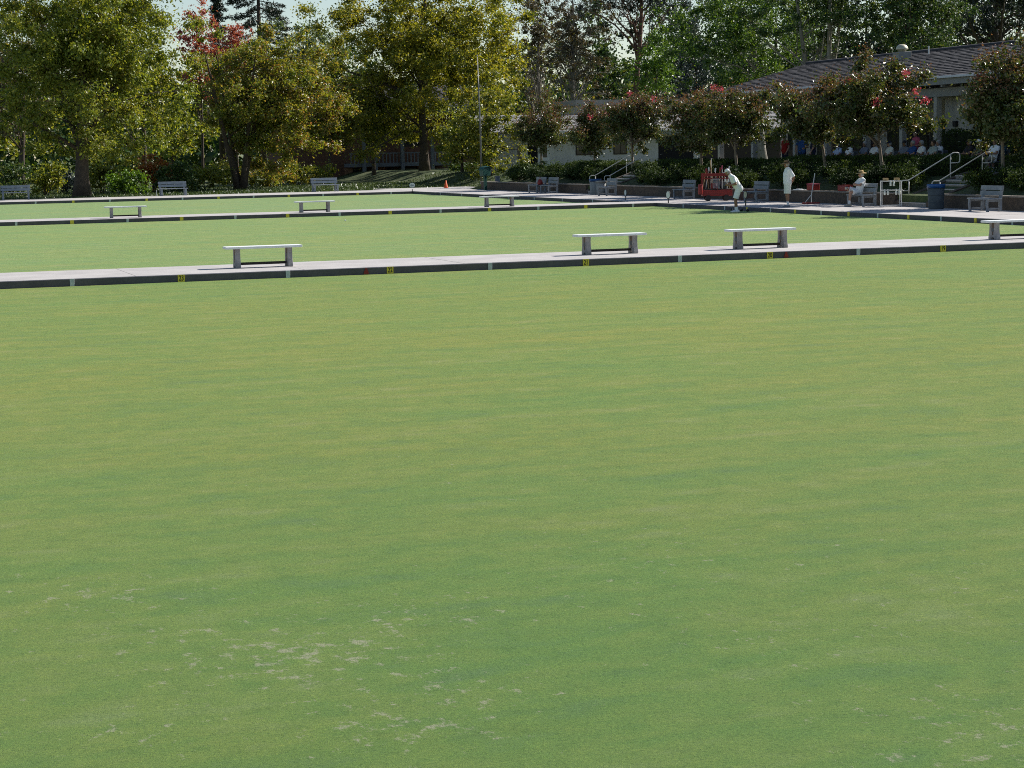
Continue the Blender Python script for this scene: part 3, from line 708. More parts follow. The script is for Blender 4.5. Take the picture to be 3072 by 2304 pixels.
    p = VX(2786, 172, 50.2); pz = 5.28 + 5.2 / 6 * 1.6 - oz
    MB().tube([(50.2 - ox, p[1] - oy, pz), (50.2 - ox, p[1] - oy, pz + 0.42)], 0.035, 8).build('vent_pipe', 'white_paint', rf)
clubhouse()
def wing():
    Yw = 140.0
    t = thing('clubhouse_wing', 'low white building with grey roof behind the far steps', 'building', (52, Yw, 0.95))
    ox, oy, oz = 52, Yw, 0.95
    def b(name, mat, p, q, parent=t, bevel=0): return MB().span((p[0] - ox, p[1] - oy, p[2] - oz), (q[0] - ox, q[1] - oy, q[2] - oz)).build(name, mat, parent, bevel=bevel)
    X = lambda px: float(VY(px, 450, Yw)[0])
    x0, x1 = X(1545), X(2420)
    b('front_wall', 'stucco', (x0, Yw, 0.5), (x1, Yw + 0.25, 3.4))
    b('side_wall', 'stucco', (x0, Yw + 0.25, 0.5), (x0 + 0.25, Yw + 7, 3.4))
    # door with dark recess, windows
    d = b('recess', 'dark_room', (X(1583), Yw - 0.012, 0.9), (X(1612), Yw - 0.002, 3.05))
    dd = b('door', 'white_paint', (X(1613), Yw - 0.06, 0.95), (X(1648), Yw - 0.004, 3.0))
    b('pane', 'window_glass', (X(1627), Yw - 0.072, 1.95), (X(1640), Yw - 0.062, 2.85), dd)
    w = b('window', 'white_paint', (X(1549), Yw - 0.05, 1.75), (X(1567), Yw - 0.002, 2.95))
    b('pane', 'window_glass', (X(1551), Yw - 0.06, 1.85), (X(1565), Yw - 0.051, 2.85), w)
    for a, c in ((1727, 1778), (1840, 1880)):
        w = b('window', 'timber_dark', (X(a), Yw - 0.05, 2.05), (X(c), Yw - 0.002, 3.15))
        mid = (X(a) + X(c)) / 2
        b('pane', 'window_glass', (X(a) + 0.07, Yw - 0.06, 2.12), (mid - 0.03, Yw - 0.051, 3.08), w)
        b('pane', 'window_glass', (mid + 0.03, Yw - 0.06, 2.12), (X(c) - 0.07, Yw - 0.051, 3.08), w)
    b('dark_opening', 'dark_room', (X(1975), Yw - 0.012, 0.6), (X(2080), Yw - 0.002, 3.3))
    b('painted_shade', 'timber_dark', (X(2100), Yw - 0.03, 0.55), (X(2415), Yw - 0.002, 3.35))  # dark panel over the white wall stands in for shade
    # eaves run past the wall on the left
    xl = X(1459); xr = X(2440)
    b('fascia_board', 'fascia', (xl, Yw - 1.15, 3.42), (xr, Yw - 1.09, 3.72))
    b('gutter', 'gutter', (xl + 2.4, Yw - 1.26, 3.70), (xr, Yw - 1.151, 3.79))
    e0, e1 = (xl - ox, Yw - 1.1 - oy, 3.76 - oz), (xr - ox, Yw - 1.1 - oy, 3.76 - oz)
    r0, r1 = (xl - ox, Yw + 4.4 - oy, 5.1 - oz), (xr - ox, Yw + 4.4 - oy, 5.1 - oz)
    m = MB(); roof_slab(m, e0, e1, r1, r0); rf = m.build('roof', 'shingle_pale', t)
    tl = tiles(e0, e1, r0, r1, 0.5, 0.45).build('roof_tiles', 'shingle_pale', rf); tl['kind'] = 'stuff'
    b('clerestory', 'stucco_beige', (X(1800), Yw + 4.6, 3), (X(2200), Yw + 9, 5.75))
    b('clerestory_fascia', 'fascia', (X(1790), Yw + 4.2, 5.75), (X(2210), Yw + 9.4, 6.15))
wing()
def apartment():
    Ya = 176.0
    t = thing('apartment_house', 'brown two-storey apartment house with a railed deck behind the golden tree', 'building', (40, Ya, 0))
    ox, oy, oz = 40, Ya, 0
    def b(name, mat, p, q, parent=t): return MB().span((p[0] - ox, p[1] - oy, p[2] - oz), (q[0] - ox, q[1] - oy, q[2] - oz)).build(name, mat, parent)
    X = lambda px: float(VY(px, 450, Ya)[0])
    b('wall', 'brown_siding', (X(860), Ya, -0.3), (X(1420), Ya + 8, 6.6))
    for a, c in ((1032, 1056), (1134, 1153)):
        b('panel', 'tan_panel', (X(a), Ya - 0.06, 0), (X(c), Ya - 0.003, 1.25))
    for a, c in ((1058, 1074), (1080, 1094), (1098, 1104), (1110, 1132), (1160, 1180), (1192, 1250)):
        w = b('window', 'dark_room', (X(a), Ya - 0.05, 0.1), (X(c), Ya - 0.004, 1.2))
        b('pane', 'window_glass', (X(a) + 0.06, Ya - 0.06, 0.18), (X(c) - 0.06, Ya - 0.051, 1.12), w)
    for a, c in ((1000, 1040), (1100, 1160), (1210, 1260)):
        w = b('window', 'timber_dark', (X(a), Ya - 0.05, 3.0), (X(c), Ya - 0.004, 4.8))
        b('pane', 'window_glass', (X(a) + 0.08, Ya - 0.06, 3.1), (X(c) - 0.08, Ya - 0.051, 4.7), w)
    d = b('deck', 'slate_paint', (X(1030), Ya - 2.2, 1.3), (X(1330), Ya - 0.07, 1.62))
    r = b('railing', 'slate_paint', (X(1030), Ya - 2.18, 2.42), (X(1330), Ya - 2.10, 2.52))
    for xx in np.arange(X(1030) + 0.1, X(1330), 0.32):
        b('baluster', 'slate_paint', (xx, Ya - 2.16, 1.62), (xx + 0.10, Ya - 2.12, 2.42), r)
    for px in (1072, 1106, 1186, 1275):
        b('post', 'slate_paint', (X(px) - 0.14, Ya - 2.5, -0.2), (X(px) + 0.14, Ya - 2.21, 4.4))
    rf = MB(); roof_slab(rf, (X(840) - ox, Ya - 3.0 - oy, 6.55), (X(1440) - ox, Ya - 3.0 - oy, 6.55), (X(1440) - ox, Ya + 6 - oy, 8.6), (X(840) - ox, Ya + 6 - oy, 8.6)); rf.build('roof', 'shingle', t)
    b('gutter', 'gutter', (X(840), Ya - 3.14, 6.42), (X(1440), Ya - 3.01, 6.56))
    b('eave_board', 'slate_paint', (X(840), Ya - 2.99, 5.95), (X(1440), Ya - 2.9, 6.40))
apartment()

# ------------------------------------------------------------------ foliage
def crown_points(n, c, r, nclump, clump_r, seed, shell=0.55, flat=0.75, bottom=None, lump=0.22):
    """leaf positions: clumps spread through an uneven ellipsoid, denser towards its skin"""
    g = np.random.default_rng(seed)
    d = g.normal(size=(nclump, 3)); d /= np.linalg.norm(d, axis=1)[:, None]
    rad = g.uniform(0, 1, nclump) ** (1 - shell * 0.75)
    ph = g.uniform(0, 6.28, 6)
    wob = 1 + lump * (np.sin(3 * np.arctan2(d[:, 1], d[:, 0]) + ph[0]) * 0.5 + np.sin(5 * d[:, 2] + ph[1]) * 0.6 + np.sin(7 * d[:, 0] + ph[2]) * 0.35)
    C = d * (rad * wob)[:, None] * np.array(r)
    if bottom is not None: C[:, 2] = np.maximum(C[:, 2], bottom + g.uniform(0, 0.4, nclump))
    w = g.uniform(0.4, 1.6, nclump); w /= w.sum()
    idx = g.choice(nclump, n, p=w)
    cr = clump_r * g.uniform(0.6, 1.4, nclump)
    q = g.normal(size=(n, 3)); q /= np.linalg.norm(q, axis=1)[:, None]
    q *= np.abs(g.normal(size=n))[:, None] * 0.62
    P = C[idx] + q * cr[idx][:, None] * np.array([1, 1, flat])
    return P + np.array(c), C + np.array(c), q
def limb(m, a, b, r0, r1, g, seg=6, sag=0.12, steps=5):
    a = Vector(a); b = Vector(b); L = (b - a).length
    pts = []; rr = []
    off = Vector(g.normal(size=3)) * L * 0.06
    for i in range(steps + 1):
        k = i / steps
        p = a.lerp(b, k) + off * math.sin(k * math.pi) + Vector((0, 0, 1)) * L * sag * math.sin(k * math.pi) * (1 - k)
        pts.append(p); rr.append(r0 + (r1 - r0) * k)
    m.tube(pts, rr, seg)
    return pts
def tree(name, label, cat, base, H, crown_c, crown_r, n, leaf, lmat, bmat='bark', tr=0.25, nclump=170, clump_r=0.75, seed=1, fork=0.3, stems=1, nlimb=16,
         group=None, extra=None, up=0.3, aspect=0.62, lean=(0, 0), bottom=None, shell=0.55, lump=0.22, limb_r=0.32):
    g = np.random.default_rng(seed + 1000)
    t = thing(name, label, cat, base, 0, group)
    P, C, q = crown_points(n, crown_c, crown_r, nclump, clump_r, seed, shell=shell, bottom=bottom, lump=lump)
    V, T = leaf_arrays(P, leaf, up, aspect, seed, out=q * 0.35)
    link('crown', tri_mesh('crown', V, T, lmat), t)
    tm = MB()
    top = Vector((crown_c[0] * 0.7 + lean[0], crown_c[1] * 0.7 + lean[1], min(H * 0.86, crown_c[2] + crown_r[2] * 0.7)))
    tips = C[g.permutation(len(C))[:nlimb * 3]]
    for s_ in range(stems):
        a = 2 * math.pi * s_ / max(1, stems) + 0.4
        b0 = Vector((0.18 * math.cos(a), 0.18 * math.sin(a), -0.12)) if stems > 1 else Vector((0, 0, -0.15))
        tp = top if stems == 1 else Vector((math.cos(a) * crown_r[0] * 0.45, math.sin(a) * crown_r[1] * 0.45, top.z))
        r0 = tr if stems == 1 else tr * 0.62
        pts = []; rr = []
        K = 10
        wob = Vector(g.normal(size=3)) * 0.02 * H
        for i in range(K + 1):
            k = i / K
            p = b0.lerp(tp, k) if stems == 1 else b0 + (tp - b0) * (k ** 0.9)
            p = p + wob * math.sin(k * 5.0) * (k if k < 0.5 else 1 - k)
            pts.append(p); rr.append(r0 * ((1 - k) ** 0.8 * 0.92 + 0.06) * (1.5 - 2.5 * min(k, 0.12) / 0.12 * 0.2 if k < 0.12 else 1))
        rr[0] = r0 * 1.45
        tm.tube(pts, rr, 10)
        for j in range(nlimb // stems):
            k = fork + (0.92 - fork) * g.uniform() ** 1.2
            i = min(K - 1, int(k * K)); fr = k * K - i
            st = pts[i].lerp(pts[i + 1], fr); rs = rr[i] * limb_r * 1.35
            cand = tips[g.integers(0, len(tips), 5)]
            dd = [abs(Vector(c_).z - st.z - 0.12 * H) + (Vector(c_) - st).length * 0.12 for c_ in cand]
            tipv = Vector(cand[int(np.argmin(dd))])
            lp = limb(tm, st, tipv, max(rs, 0.02), 0.012, g, 6)
            for _ in range(2):
                nb = C[np.argmin(np.linalg.norm(C - np.array(lp[3]) - g.normal(size=3) * crown_r[0] * 0.25, axis=1))]
                limb(tm, lp[2], nb, max(rs * 0.45, 0.014), 0.008, g, 5, 0.05, 3)
    tm.build('trunk', bmat, t, smooth=True)
    if extra: extra(t, P, C, g)
    return t
def tree_at(name, label, cat, px, Y, ybase, ytop, ybot, wpx, **kw):
    """px: trunk; ytop/ybot: crown extent in photograph rows; wpx crown width"""
    X = float(VY(px, 450, Y)[0]); gz = ground_z(X, Y)
    depth = float(-(RW @ (np.array([X, Y, 2.0]) - np.array([0, 0, CAM_H])))[2]); s_ = F / depth
    zt = float(VY(px, ytop, Y)[2]) - gz; zb = float(VY(px, ybot, Y)[2]) - gz
    cx = kw.pop('cx', px); off = (cx - px) / s_ / 0.95
    rx = wpx / s_ / 2
    return tree(name, label, cat, (X, Y, gz), zt, (off, 0, (zt + zb) / 2), (rx, rx * kw.pop('dep', 0.85), (zt - zb) / 2), **kw)

TG = 'trees round the greens'
# big trees of the far side, left to right
tree_at('plane_tree', 'huge spreading olive-green tree at the upper left with a stout single trunk', 'tree', 239, 130.0, 583, -190, 485, 660, cx=270,
        n=140000, leaf=0.185, lmat='leaf_plane', tr=0.46, nclump=430, clump_r=0.82, seed=11, fork=0.16, nlimb=26, group=TG, bottom=-6.5, shell=0.45)
tree_at('plane_tree', 'rust and yellow multi-stemmed tree between the two largest trees', 'tree', 718, 141.0, 565, 75, 505, 500, cx=810,
        n=90000, leaf=0.18, lmat='leaf_rust', tr=0.34, nclump=330, clump_r=0.75, seed=12, fork=0.22, stems=4, nlimb=24, group=TG, shell=0.45)
tree_at('plane_tree', 'largest golden-green tree at the upper centre, left of the flagpole', 'tree', 1272, 160.0, 540, -170, 480, 740, cx=1290,
        n=140000, leaf=0.205, lmat='leaf_gold', tr=0.36, nclump=430, clump_r=0.95, seed=13, fork=0.2, nlimb=26, group=TG, shell=0.45)
tree_at('leafy_tree', 'low bright green tree with leaves to the ground behind the flagpole', 'tree', 1470, 136.0, 545, 270, 560, 240, cx=1455,
        n=15000, leaf=0.19, lmat='leaf_lowgold', tr=0.12, nclump=90, clump_r=0.6, seed=14, fork=0.1, nlimb=10, group=TG)
tree_at('leafy_tree', 'low green-gold tree between the golden tree and the flagpole', 'tree', 1385, 146.0, 545, 330, 490, 190,
        n=9000, leaf=0.19, lmat='leaf_plane', tr=0.12, nclump=70, clump_r=0.7, seed=15, fork=0.25, nlimb=10, group=TG)
tree_at('red_tree', 'slender red-leaved tree showing against the sky at the upper left', 'tree', 605, 168.0, 560, -5, 300, 130, cx=610,
        n=5200, leaf=0.20, lmat='leaf_red', tr=0.14, nclump=90, clump_r=0.55, seed=16, fork=0.3, nlimb=18, group=TG)
tree_at('red_tree', 'smaller red-leaved tree top behind the rust-coloured tree', 'tree', 712, 170.0, 560, 55, 260, 130,
        n=4200, leaf=0.20, lmat='leaf_red', tr=0.13, nclump=70, clump_r=0.6, seed=17, fork=0.3, nlimb=14, group=TG)
tree_at('olive_tree', 'brownish tree behind the huge tree at the left edge', 'tree', 60, 158.0, 560, -60, 420, 330,
        n=14000, leaf=0.22, lmat='leaf_twiggy', tr=0.25, nclump=130, clump_r=0.9, seed=18, fork=0.2, nlimb=18, group=TG)
tree_at('olive_tree', 'dull green tree behind the huge tree and the red one', 'tree', 430, 165.0, 560, 60, 470, 420,
        n=18000, leaf=0.23, lmat='leaf_plane', tr=0.25, nclump=150, clump_r=1.0, seed=19, fork=0.2, nlimb=16, group=TG)
tree_at('pale_tree', 'pale grey-green tree in the gap beside the dark conifer', 'tree', 930, 196.0, 545, 10, 330, 210,
        n=10000, leaf=0.24, lmat='leaf_pale', tr=0.2, nclump=90, clump_r=1.0, seed=20, fork=0.3, nlimb=12, group=TG)
def conifer(label, px, Y, ytop, ybot, wpx, seed, mat='leaf_conifer', n=16000):
    X = float(VY(px, 450, Y)[0]); gz = ground_z(X, Y)
    depth = float(-(RW @ (np.array([X, Y, 2.0]) - np.array([0, 0, CAM_H])))[2]); s_ = F / depth
    H = float(VY(px, ytop, Y)[2]) - gz; zb = float(VY(px, ybot, Y)[2]) - gz; rx = wpx / s_ / 2
    t = thing('conifer', label, 'tree', (X, Y, gz), 0, TG)
    g = np.random.default_rng(seed); m = MB()
    m.tube([(0, 0, -0.1), (0, 0, H * 0.5), (0, 0, H * 0.98)], [0.4, 0.25, 0.04], 8)
    PP = []; nb = 90
    for i in range(nb):
        k = (i + g.uniform()) / nb; z = zb + (H - zb) * k; a = g.uniform(0, 6.283); L = rx * (1.05 - k) ** 0.8 * g.uniform(0.65, 1.1)
        tip = np.array([math.cos(a) * L, math.sin(a) * L, z - 0.18 * L])
        m.tube([(0, 0, z), tuple(tip)], [0.05, 0.012], 5)
        u = g.uniform(0.15, 1, n // nb) ** 0.7
        q = np.array([0, 0, z]) + (tip - np.array([0, 0, z])) * u[:, None]
        PP.append(q + g.normal(size=q.shape) * np.array([0.32, 0.32, 0.16]) * (0.5 + 0.5 * (1 - u))[:, None] + np.array([0, 0, -0.15]))
    P = np.concatenate(PP)
    V, T = leaf_arrays(P, 0.34, 0.0, 0.28, seed)
    link('crown', tri_mesh('crown', V, T, mat), t); m.build('trunk', 'bark', t, smooth=True)
conifer('dark conifer rising against the sky behind the rust-coloured tree', 790, 205.0, -230, 260, 320, 31)
conifer('narrow dark conifer left of the broader one behind the red tree', 668, 215.0, -60, 300, 110, 32, n=8000)
# centre and right background
tree_at('bare_tree', 'thinly leaved brown tree with many upright twigs above the white building', 'tree', 1725, 168.0, 540, -150, 380, 330,
        n=17000, leaf=0.16, lmat='leaf_twiggy', bmat='bark_pale', tr=0.22, nclump=260, clump_r=0.5, seed=41, fork=0.15, nlimb=70, group=TG, shell=0.3)
tree_at('bare_tree', 'second thinly leaved tree leaning beside the golden crown', 'tree', 1620, 178.0, 540, -120, 330, 230,
        n=11000, leaf=0.17, lmat='leaf_twiggy', bmat='bark_pale', tr=0.2, nclump=160, clump_r=0.5, seed=42, fork=0.15, nlimb=46, group=TG, shell=0.3)
tree_at('pine_tree', 'tall pine with a reddish trunk behind the white building', 'tree', 1925, 172.0, 540, -220, 120, 420,
        n=15000, leaf=0.30, lmat='leaf_conifer', bmat='bark_red', tr=0.42, nclump=110, clump_r=1.2, seed=43, fork=0.5, nlimb=20, group=TG, aspect=0.3)
tree_at('pear_tree', 'compact bright green tree above the white building', 'tree', 1972, 150.0, 540, 92, 300, 150,
        n=9000, leaf=0.17, lmat='leaf_bright', tr=0.13, nclump=110, clump_r=0.5, seed=44, fork=0.25, nlimb=14, group=TG)
tree_at('blue_tree', 'blue-grey tree in the gap behind the bright green one', 'tree', 2090, 190.0, 540, -60, 420, 330,
        n=12000, leaf=0.28, lmat='leaf_blue', tr=0.25, nclump=120, clump_r=1.1, seed=45, fork=0.25, nlimb=10, group=TG)
tree_at('ash_tree', 'big leafy green tree left of the clubhouse roof', 'tree', 2290, 128.0, 540, -160, 330, 520, cx=2230,
        n=36000, leaf=0.17, lmat='leaf_green', bmat='bark_pale', tr=0.3, nclump=230, clump_r=0.85, seed=46, fork=0.2, nlimb=22, group=TG)
tree_at('ash_tree', 'tall tree with pale leaning trunks just behind the clubhouse roof', 'tree', 2470, 116.0, 540, -200, 190, 430, cx=2480,
        n=26000, leaf=0.16, lmat='leaf_dark', bmat='bark_pale', tr=0.42, nclump=190, clump_r=0.75, seed=47, fork=0.3, stems=3, nlimb=18, group=TG)
tree_at('ash_tree', 'yellow-tinged green tree above the ventilator of the clubhouse', 'tree', 2730, 112.0, 540, -170, 230, 420,
        n=26000, leaf=0.16, lmat='leaf_dark', tr=0.3, nclump=190, clump_r=0.75, seed=48, fork=0.3, nlimb=18, group=TG)
tree_at('dark_pine', 'dark tree with a thick straight trunk at the upper right corner', 'tree', 2985, 118.0, 540, -190, 150, 420,
        n=20000, leaf=0.24, lmat='leaf_conifer', tr=0.5, nclump=150, clump_r=0.8, seed=49, fork=0.35, nlimb=26, group=TG, aspect=0.35)
# background copies fill the view to the skyline
fills = [(-40, 190, 'leaf_plane', 'dim green tree far behind the left park bench', 61), (250, 200, 'leaf_dark', 'dim dark tree far behind the huge trunk', 62),
         (520, 205, 'leaf_plane', 'dim green tree far behind the middle park bench', 63), (1090, 215, 'leaf_dark', 'dim dark tree beyond the brown apartment house', 64),
         (1400, 200, 'leaf_dark', 'dim dark tree far beyond the flagpole', 65), (1560, 215, 'leaf_plane', 'dim olive tree far behind the thin brown trees', 66),
         (1800, 205, 'leaf_dark', 'dim dark tree far behind the bright green one', 67), (2050, 225, 'leaf_conifer', 'far dim evergreen behind the blue-grey tree', 68),
         (2330, 175, 'leaf_dark', 'dim tree behind the big leafy one by the clubhouse', 69), (2600, 160, 'leaf_conifer', 'dark evergreen behind the clubhouse ridge', 70),
         (2880, 155, 'leaf_dark', 'dark tree behind the right end of the clubhouse', 71), (3120, 150, 'leaf_dark', 'dark tree reaching in from beyond the right edge', 72)]
for px, Y, mt, lab, sd_ in fills:
    top = {-40: 150, 250: 120, 520: 130, 1090: 140, 1400: 60, 1560: 40}.get(px, -120)
    tree_at('background_tree', lab, 'tree', px, Y, 540, top, 500, 460, n=9000, leaf=0.42, lmat=mt, tr=0.3, nclump=110, clump_r=1.5, seed=sd_, fork=0.1, nlimb=8, group='dim trees in the background')

tree_at('leafy_tree', 'drooping olive tree that hides the left half of the apartment house', 'tree', 985, 158.0, 550, 190, 470, 210,
        n=22000, leaf=0.21, lmat='leaf_rust', tr=0.14, nclump=120, clump_r=0.75, seed=21, fork=0.25, nlimb=12, group=TG)
tree_at('leafy_tree', 'shady olive tree in front of the apartment house upper floor', 'tree', 1120, 166.0, 550, 200, 445, 330,
        n=26000, leaf=0.22, lmat='leaf_plane', tr=0.16, nclump=140, clump_r=0.85, seed=22, fork=0.4, nlimb=12, group=TG)
def distant_wood():
    g = np.random.default_rng(77); n = 60000
    x = g.uniform(-120, 330, n); row = g.integers(0, 3, n); y = 232 + row * 14 + g.normal(size=n) * 3
    top = 7.5 + 2.2 * np.sin(x * 0.11 + row) + 1.8 * np.sin(x * 0.31 + 2 * row) + 1.2 * np.sin(x * 0.73) + row * 1.2 + 4.0 * np.clip((x - 70) / 60, 0, 1)
    z = top * g.uniform(0, 1, n) ** 0.7
    V, T = leaf_arrays(np.stack([x, y, z], 1), 1.15, 0.2, 0.7, 5)
    o = link('distant_wood', tri_mesh('distant_wood', V, T, 'leaf_dark'))
    tag(o, 'dark distant woodland closing the view behind all the trees', 'woodland'); o['kind'] = 'stuff'
distant_wood()

# shrubs under the far trees
def shrub(label, px, Y, ytop, wpx, mat, seed, n=3500, leaf=0.16, name='shrub', X=None, z0=None, group='shrubs under the far trees', up=0.3, aspect=0.62, dep=0.8):
    if X is None: X = float(VY(px, 450, Y)[0])
    gz = ground_z(X, Y) if z0 is None else z0
    depth = float(-(RW @ (np.array([X, Y, 2.0]) - np.array([0, 0, CAM_H])))[2]); s_ = F / depth
    H = float(VY(px, ytop, Y)[2]) - gz if ytop is not None else 1.0
    rx = wpx / s_ / 2
    t = thing(name, label, 'shrub', (X, Y, gz), 0, group)
    P, C, q = crown_points(n, (0, 0, H * 0.48), (rx, rx * dep, H * 0.52), 45, 0.42, seed, bottom=-H * 0.46)
    V, T = leaf_arrays(P, leaf, up, aspect, seed, out=q * 0.35)
    V[:, 2] = np.maximum(V[:, 2], 0.01)
    link('foliage', tri_mesh('foliage', V, T, mat), t)
    m = MB(); g = np.random.default_rng(seed)
    for k in range(6):
        tip = C[g.integers(0, len(C))]
        m.tube([(g.normal() * 0.1, g.normal() * 0.1, -0.05), tuple(np.array(tip) * 0.5), tuple(tip)], [0.03, 0.02, 0.008], 5)
    m.build('stems', 'bark', t)
    return t
shr = [(30, 140, 470, 190, 'leaf_dark', 'dark shrub behind the bench at the left edge'), (130, 136, 480, 110, 'leaf_plane', 'olive shrub left of the huge trunk'),
       (175, 142, 500, 150, 'leaf_blue', 'grey-green shrub just left of the huge trunk'), (300, 138, 465, 150, 'leaf_lowgold', 'yellow-green shrub just right of the huge trunk'),
       (370, 134, 520, 130, 'leaf_bright', 'low bright green shrub right of the huge trunk'), (455, 139, 455, 130, 'leaf_orange', 'shrub with orange top behind the middle park bench'),
       (520, 137, 495, 150, 'leaf_dark', 'dark green shrub directly behind the middle park bench'), (610, 140, 490, 160, 'leaf_plane', 'olive shrub right of the middle park bench'),
       (690, 150, 480, 190, 'leaf_lowgold', 'yellow-green shrub behind the multi-stemmed trunks'), (810, 146, 490, 170, 'leaf_rust', 'brownish shrub right of the multi-stemmed trunks'),
       (890, 150, 480, 150, 'leaf_lowgold', 'yellow shrub left of the right-hand park bench'), (965, 152, 500, 100, 'leaf_plane', 'small olive shrub behind the right-hand park bench'),
       (1390, 150, 500, 90, 'leaf_dark', 'dark shrub beneath the flagpole trees'), (1560, 133, 520, 70, 'leaf_hedge', 'small clipped shrub at the corner of the white building')]
for i, (px, Y, yt, w, mt, lab) in enumerate(shr):
    shrub(lab, px, Y, yt, w, mt, 200 + i, n=4200)
# ornamental grass mound above the wall's far end
shrub('pale green fern-like mound above the far end of the retaining wall', 1556, 117.5, 515, 120, 'leaf_fern', 240, n=5000, leaf=0.22, name='fern_mound', X=41.3, z0=0.9, group='plants on the bank', up=0.1, aspect=0.14)

# hedges and planting on the bank
def hedge(label, x0, x1, y0, y1, z0, z1, mat='leaf_hedge', n=9000, seed=0, leaf=0.085, group='hedges along the terrace'):
    t = thing('hedge', label, 'hedge', ((x0 + x1) / 2, (y0 + y1) / 2, z0), 0, group)
    hx, hy, H = (x1 - x0) / 2, (y1 - y0) / 2, z1 - z0
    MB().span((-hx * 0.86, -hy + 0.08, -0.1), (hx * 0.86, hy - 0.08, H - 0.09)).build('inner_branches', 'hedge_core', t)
    g = np.random.default_rng(seed)
    A = [2 * hy * H, 2 * hy * 2 * hx, 2 * hx * H * 2, 2 * hy * H * 0.35]; A = np.array(A) / sum(A)
    k = g.choice(4, n, p=A); P = np.empty((n, 3))
    u = g.uniform(-1, 1, n); v = g.uniform(0, 1, n); w = g.uniform(-1, 1, n)
    P[:] = np.stack([np.where(k == 0, -hx, np.where(k == 3, hx, w * hx)), np.where(k == 2, np.sign(u) * hy, u * hy), np.where(k == 1, H, v * H)], 1)
    lump = 0.05 * np.sin(P[:, 1] * 2.1 + seed) + 0.04 * np.sin(P[:, 1] * 5.3) + 0.03 * np.sin(P[:, 2] * 7)
    P += g.normal(size=(n, 3)) * 0.045; P[:, 0] += np.where(k == 0, -lump, 0); P[:, 2] += np.where(k == 1, lump, 0)
    P[:, 2] = np.maximum(P[:, 2], 0.03)
    V, T = leaf_arrays(P, leaf, 0.35, 0.6, seed)
    link('foliage', tri_mesh('foliage', V, T, mat), t)
hedge('clipped hedge in front of the seated spectators', 40.9, 42.0, 68.5, 84.3, 1.0, 1.90, n=20000, seed=1)
hedge('clipped hedge on the terrace left of the standing spectators', 40.6, 41.8, 84.6, 98.6, 1.0, 1.80, n=15000, seed=2)
hedge('sloping green hedge left of the far steps', 39.8, 41.5, 101.9, 109.5, 0.8, 1.72, n=10000, seed=3)
hedge('low dark hedge in front of the white building', 41.2, 42.4, 109.8, 117.0, 0.8, 1.45, n=8000, seed=4)
hedge('clipped hedge right of the near steps', 40.8, 42.0, 52.0, 65.5, 1.0, 1.93, n=16000, seed=5)
hedge('tall dark hedge against the clubhouse wall on the right', 44.6, 45.4, 62.0, 76.2, Z_TER, 2.95, n=13000, seed=6)
g0 = np.random.default_rng(5)
bank = []
yy = 53.0; k = 0
names = ['leaf_hedge', 'leaf_bank', 'leaf_hedge', 'leaf_bank']
where = [('on the bank beyond the near steps at the right', 0, 66), ('on the bank above the seated man', 66, 75), ('on the bank behind the standing man', 75, 82), ('on the bank behind the red cart', 82, 90), ('on the bank between cart and far steps', 90, 99.2), ('on the bank left of the far steps', 99.2, 130)]
sizes = ['low round', 'spreading', 'leafy', 'dense', 'small dark', 'upright']
cnt = {}
while yy < 117:
    if not (65.2 < yy < 68.8 or 98.5 < yy < 101.9):
        xx = 39.1 + g0.uniform(-0.35, 0.9); r = g0.uniform(0.55, 0.8)
        w = [a for a, lo, hi in where if lo <= yy < hi][0]; cnt[w] = cnt.get(w, 0) + 1
        order = ['nearest', 'second nearest', 'third nearest', 'fourth nearest', 'fifth nearest', 'sixth nearest', 'seventh nearest', 'eighth nearest', 'ninth nearest', 'tenth nearest', 'eleventh nearest', 'twelfth nearest', 'thirteenth nearest', 'fourteenth nearest'][cnt[w] - 1]
        t = thing('bank_shrub', f'{order} dark green shrub {w}', 'shrub', (xx, yy, ground_z(xx, yy)), 0, 'shrubs planted on the bank')
        H = g0.uniform(0.7, 1.05)
        P, C, q = crown_points(3200, (0, 0, H * 0.46), (r, r, H * 0.5), 30, 0.26, 300 + k, bottom=-H * 0.42)
        V, T = leaf_arrays(P, 0.085, 0.35, 0.6, 300 + k, out=q * 0.4); V[:, 2] = np.maximum(V[:, 2], 0.0)
        link('foliage', tri_mesh('foliage', V, T, names[k % 4]), t)
        MB().tube([(0, 0, -0.1), (0.02, 0, H * 0.3), (0.05, 0.04, H * 0.7)], [0.04, 0.03, 0.012], 6).build('stem', 'bark', t)
    yy += g0.uniform(1.0, 1.35); k += 1

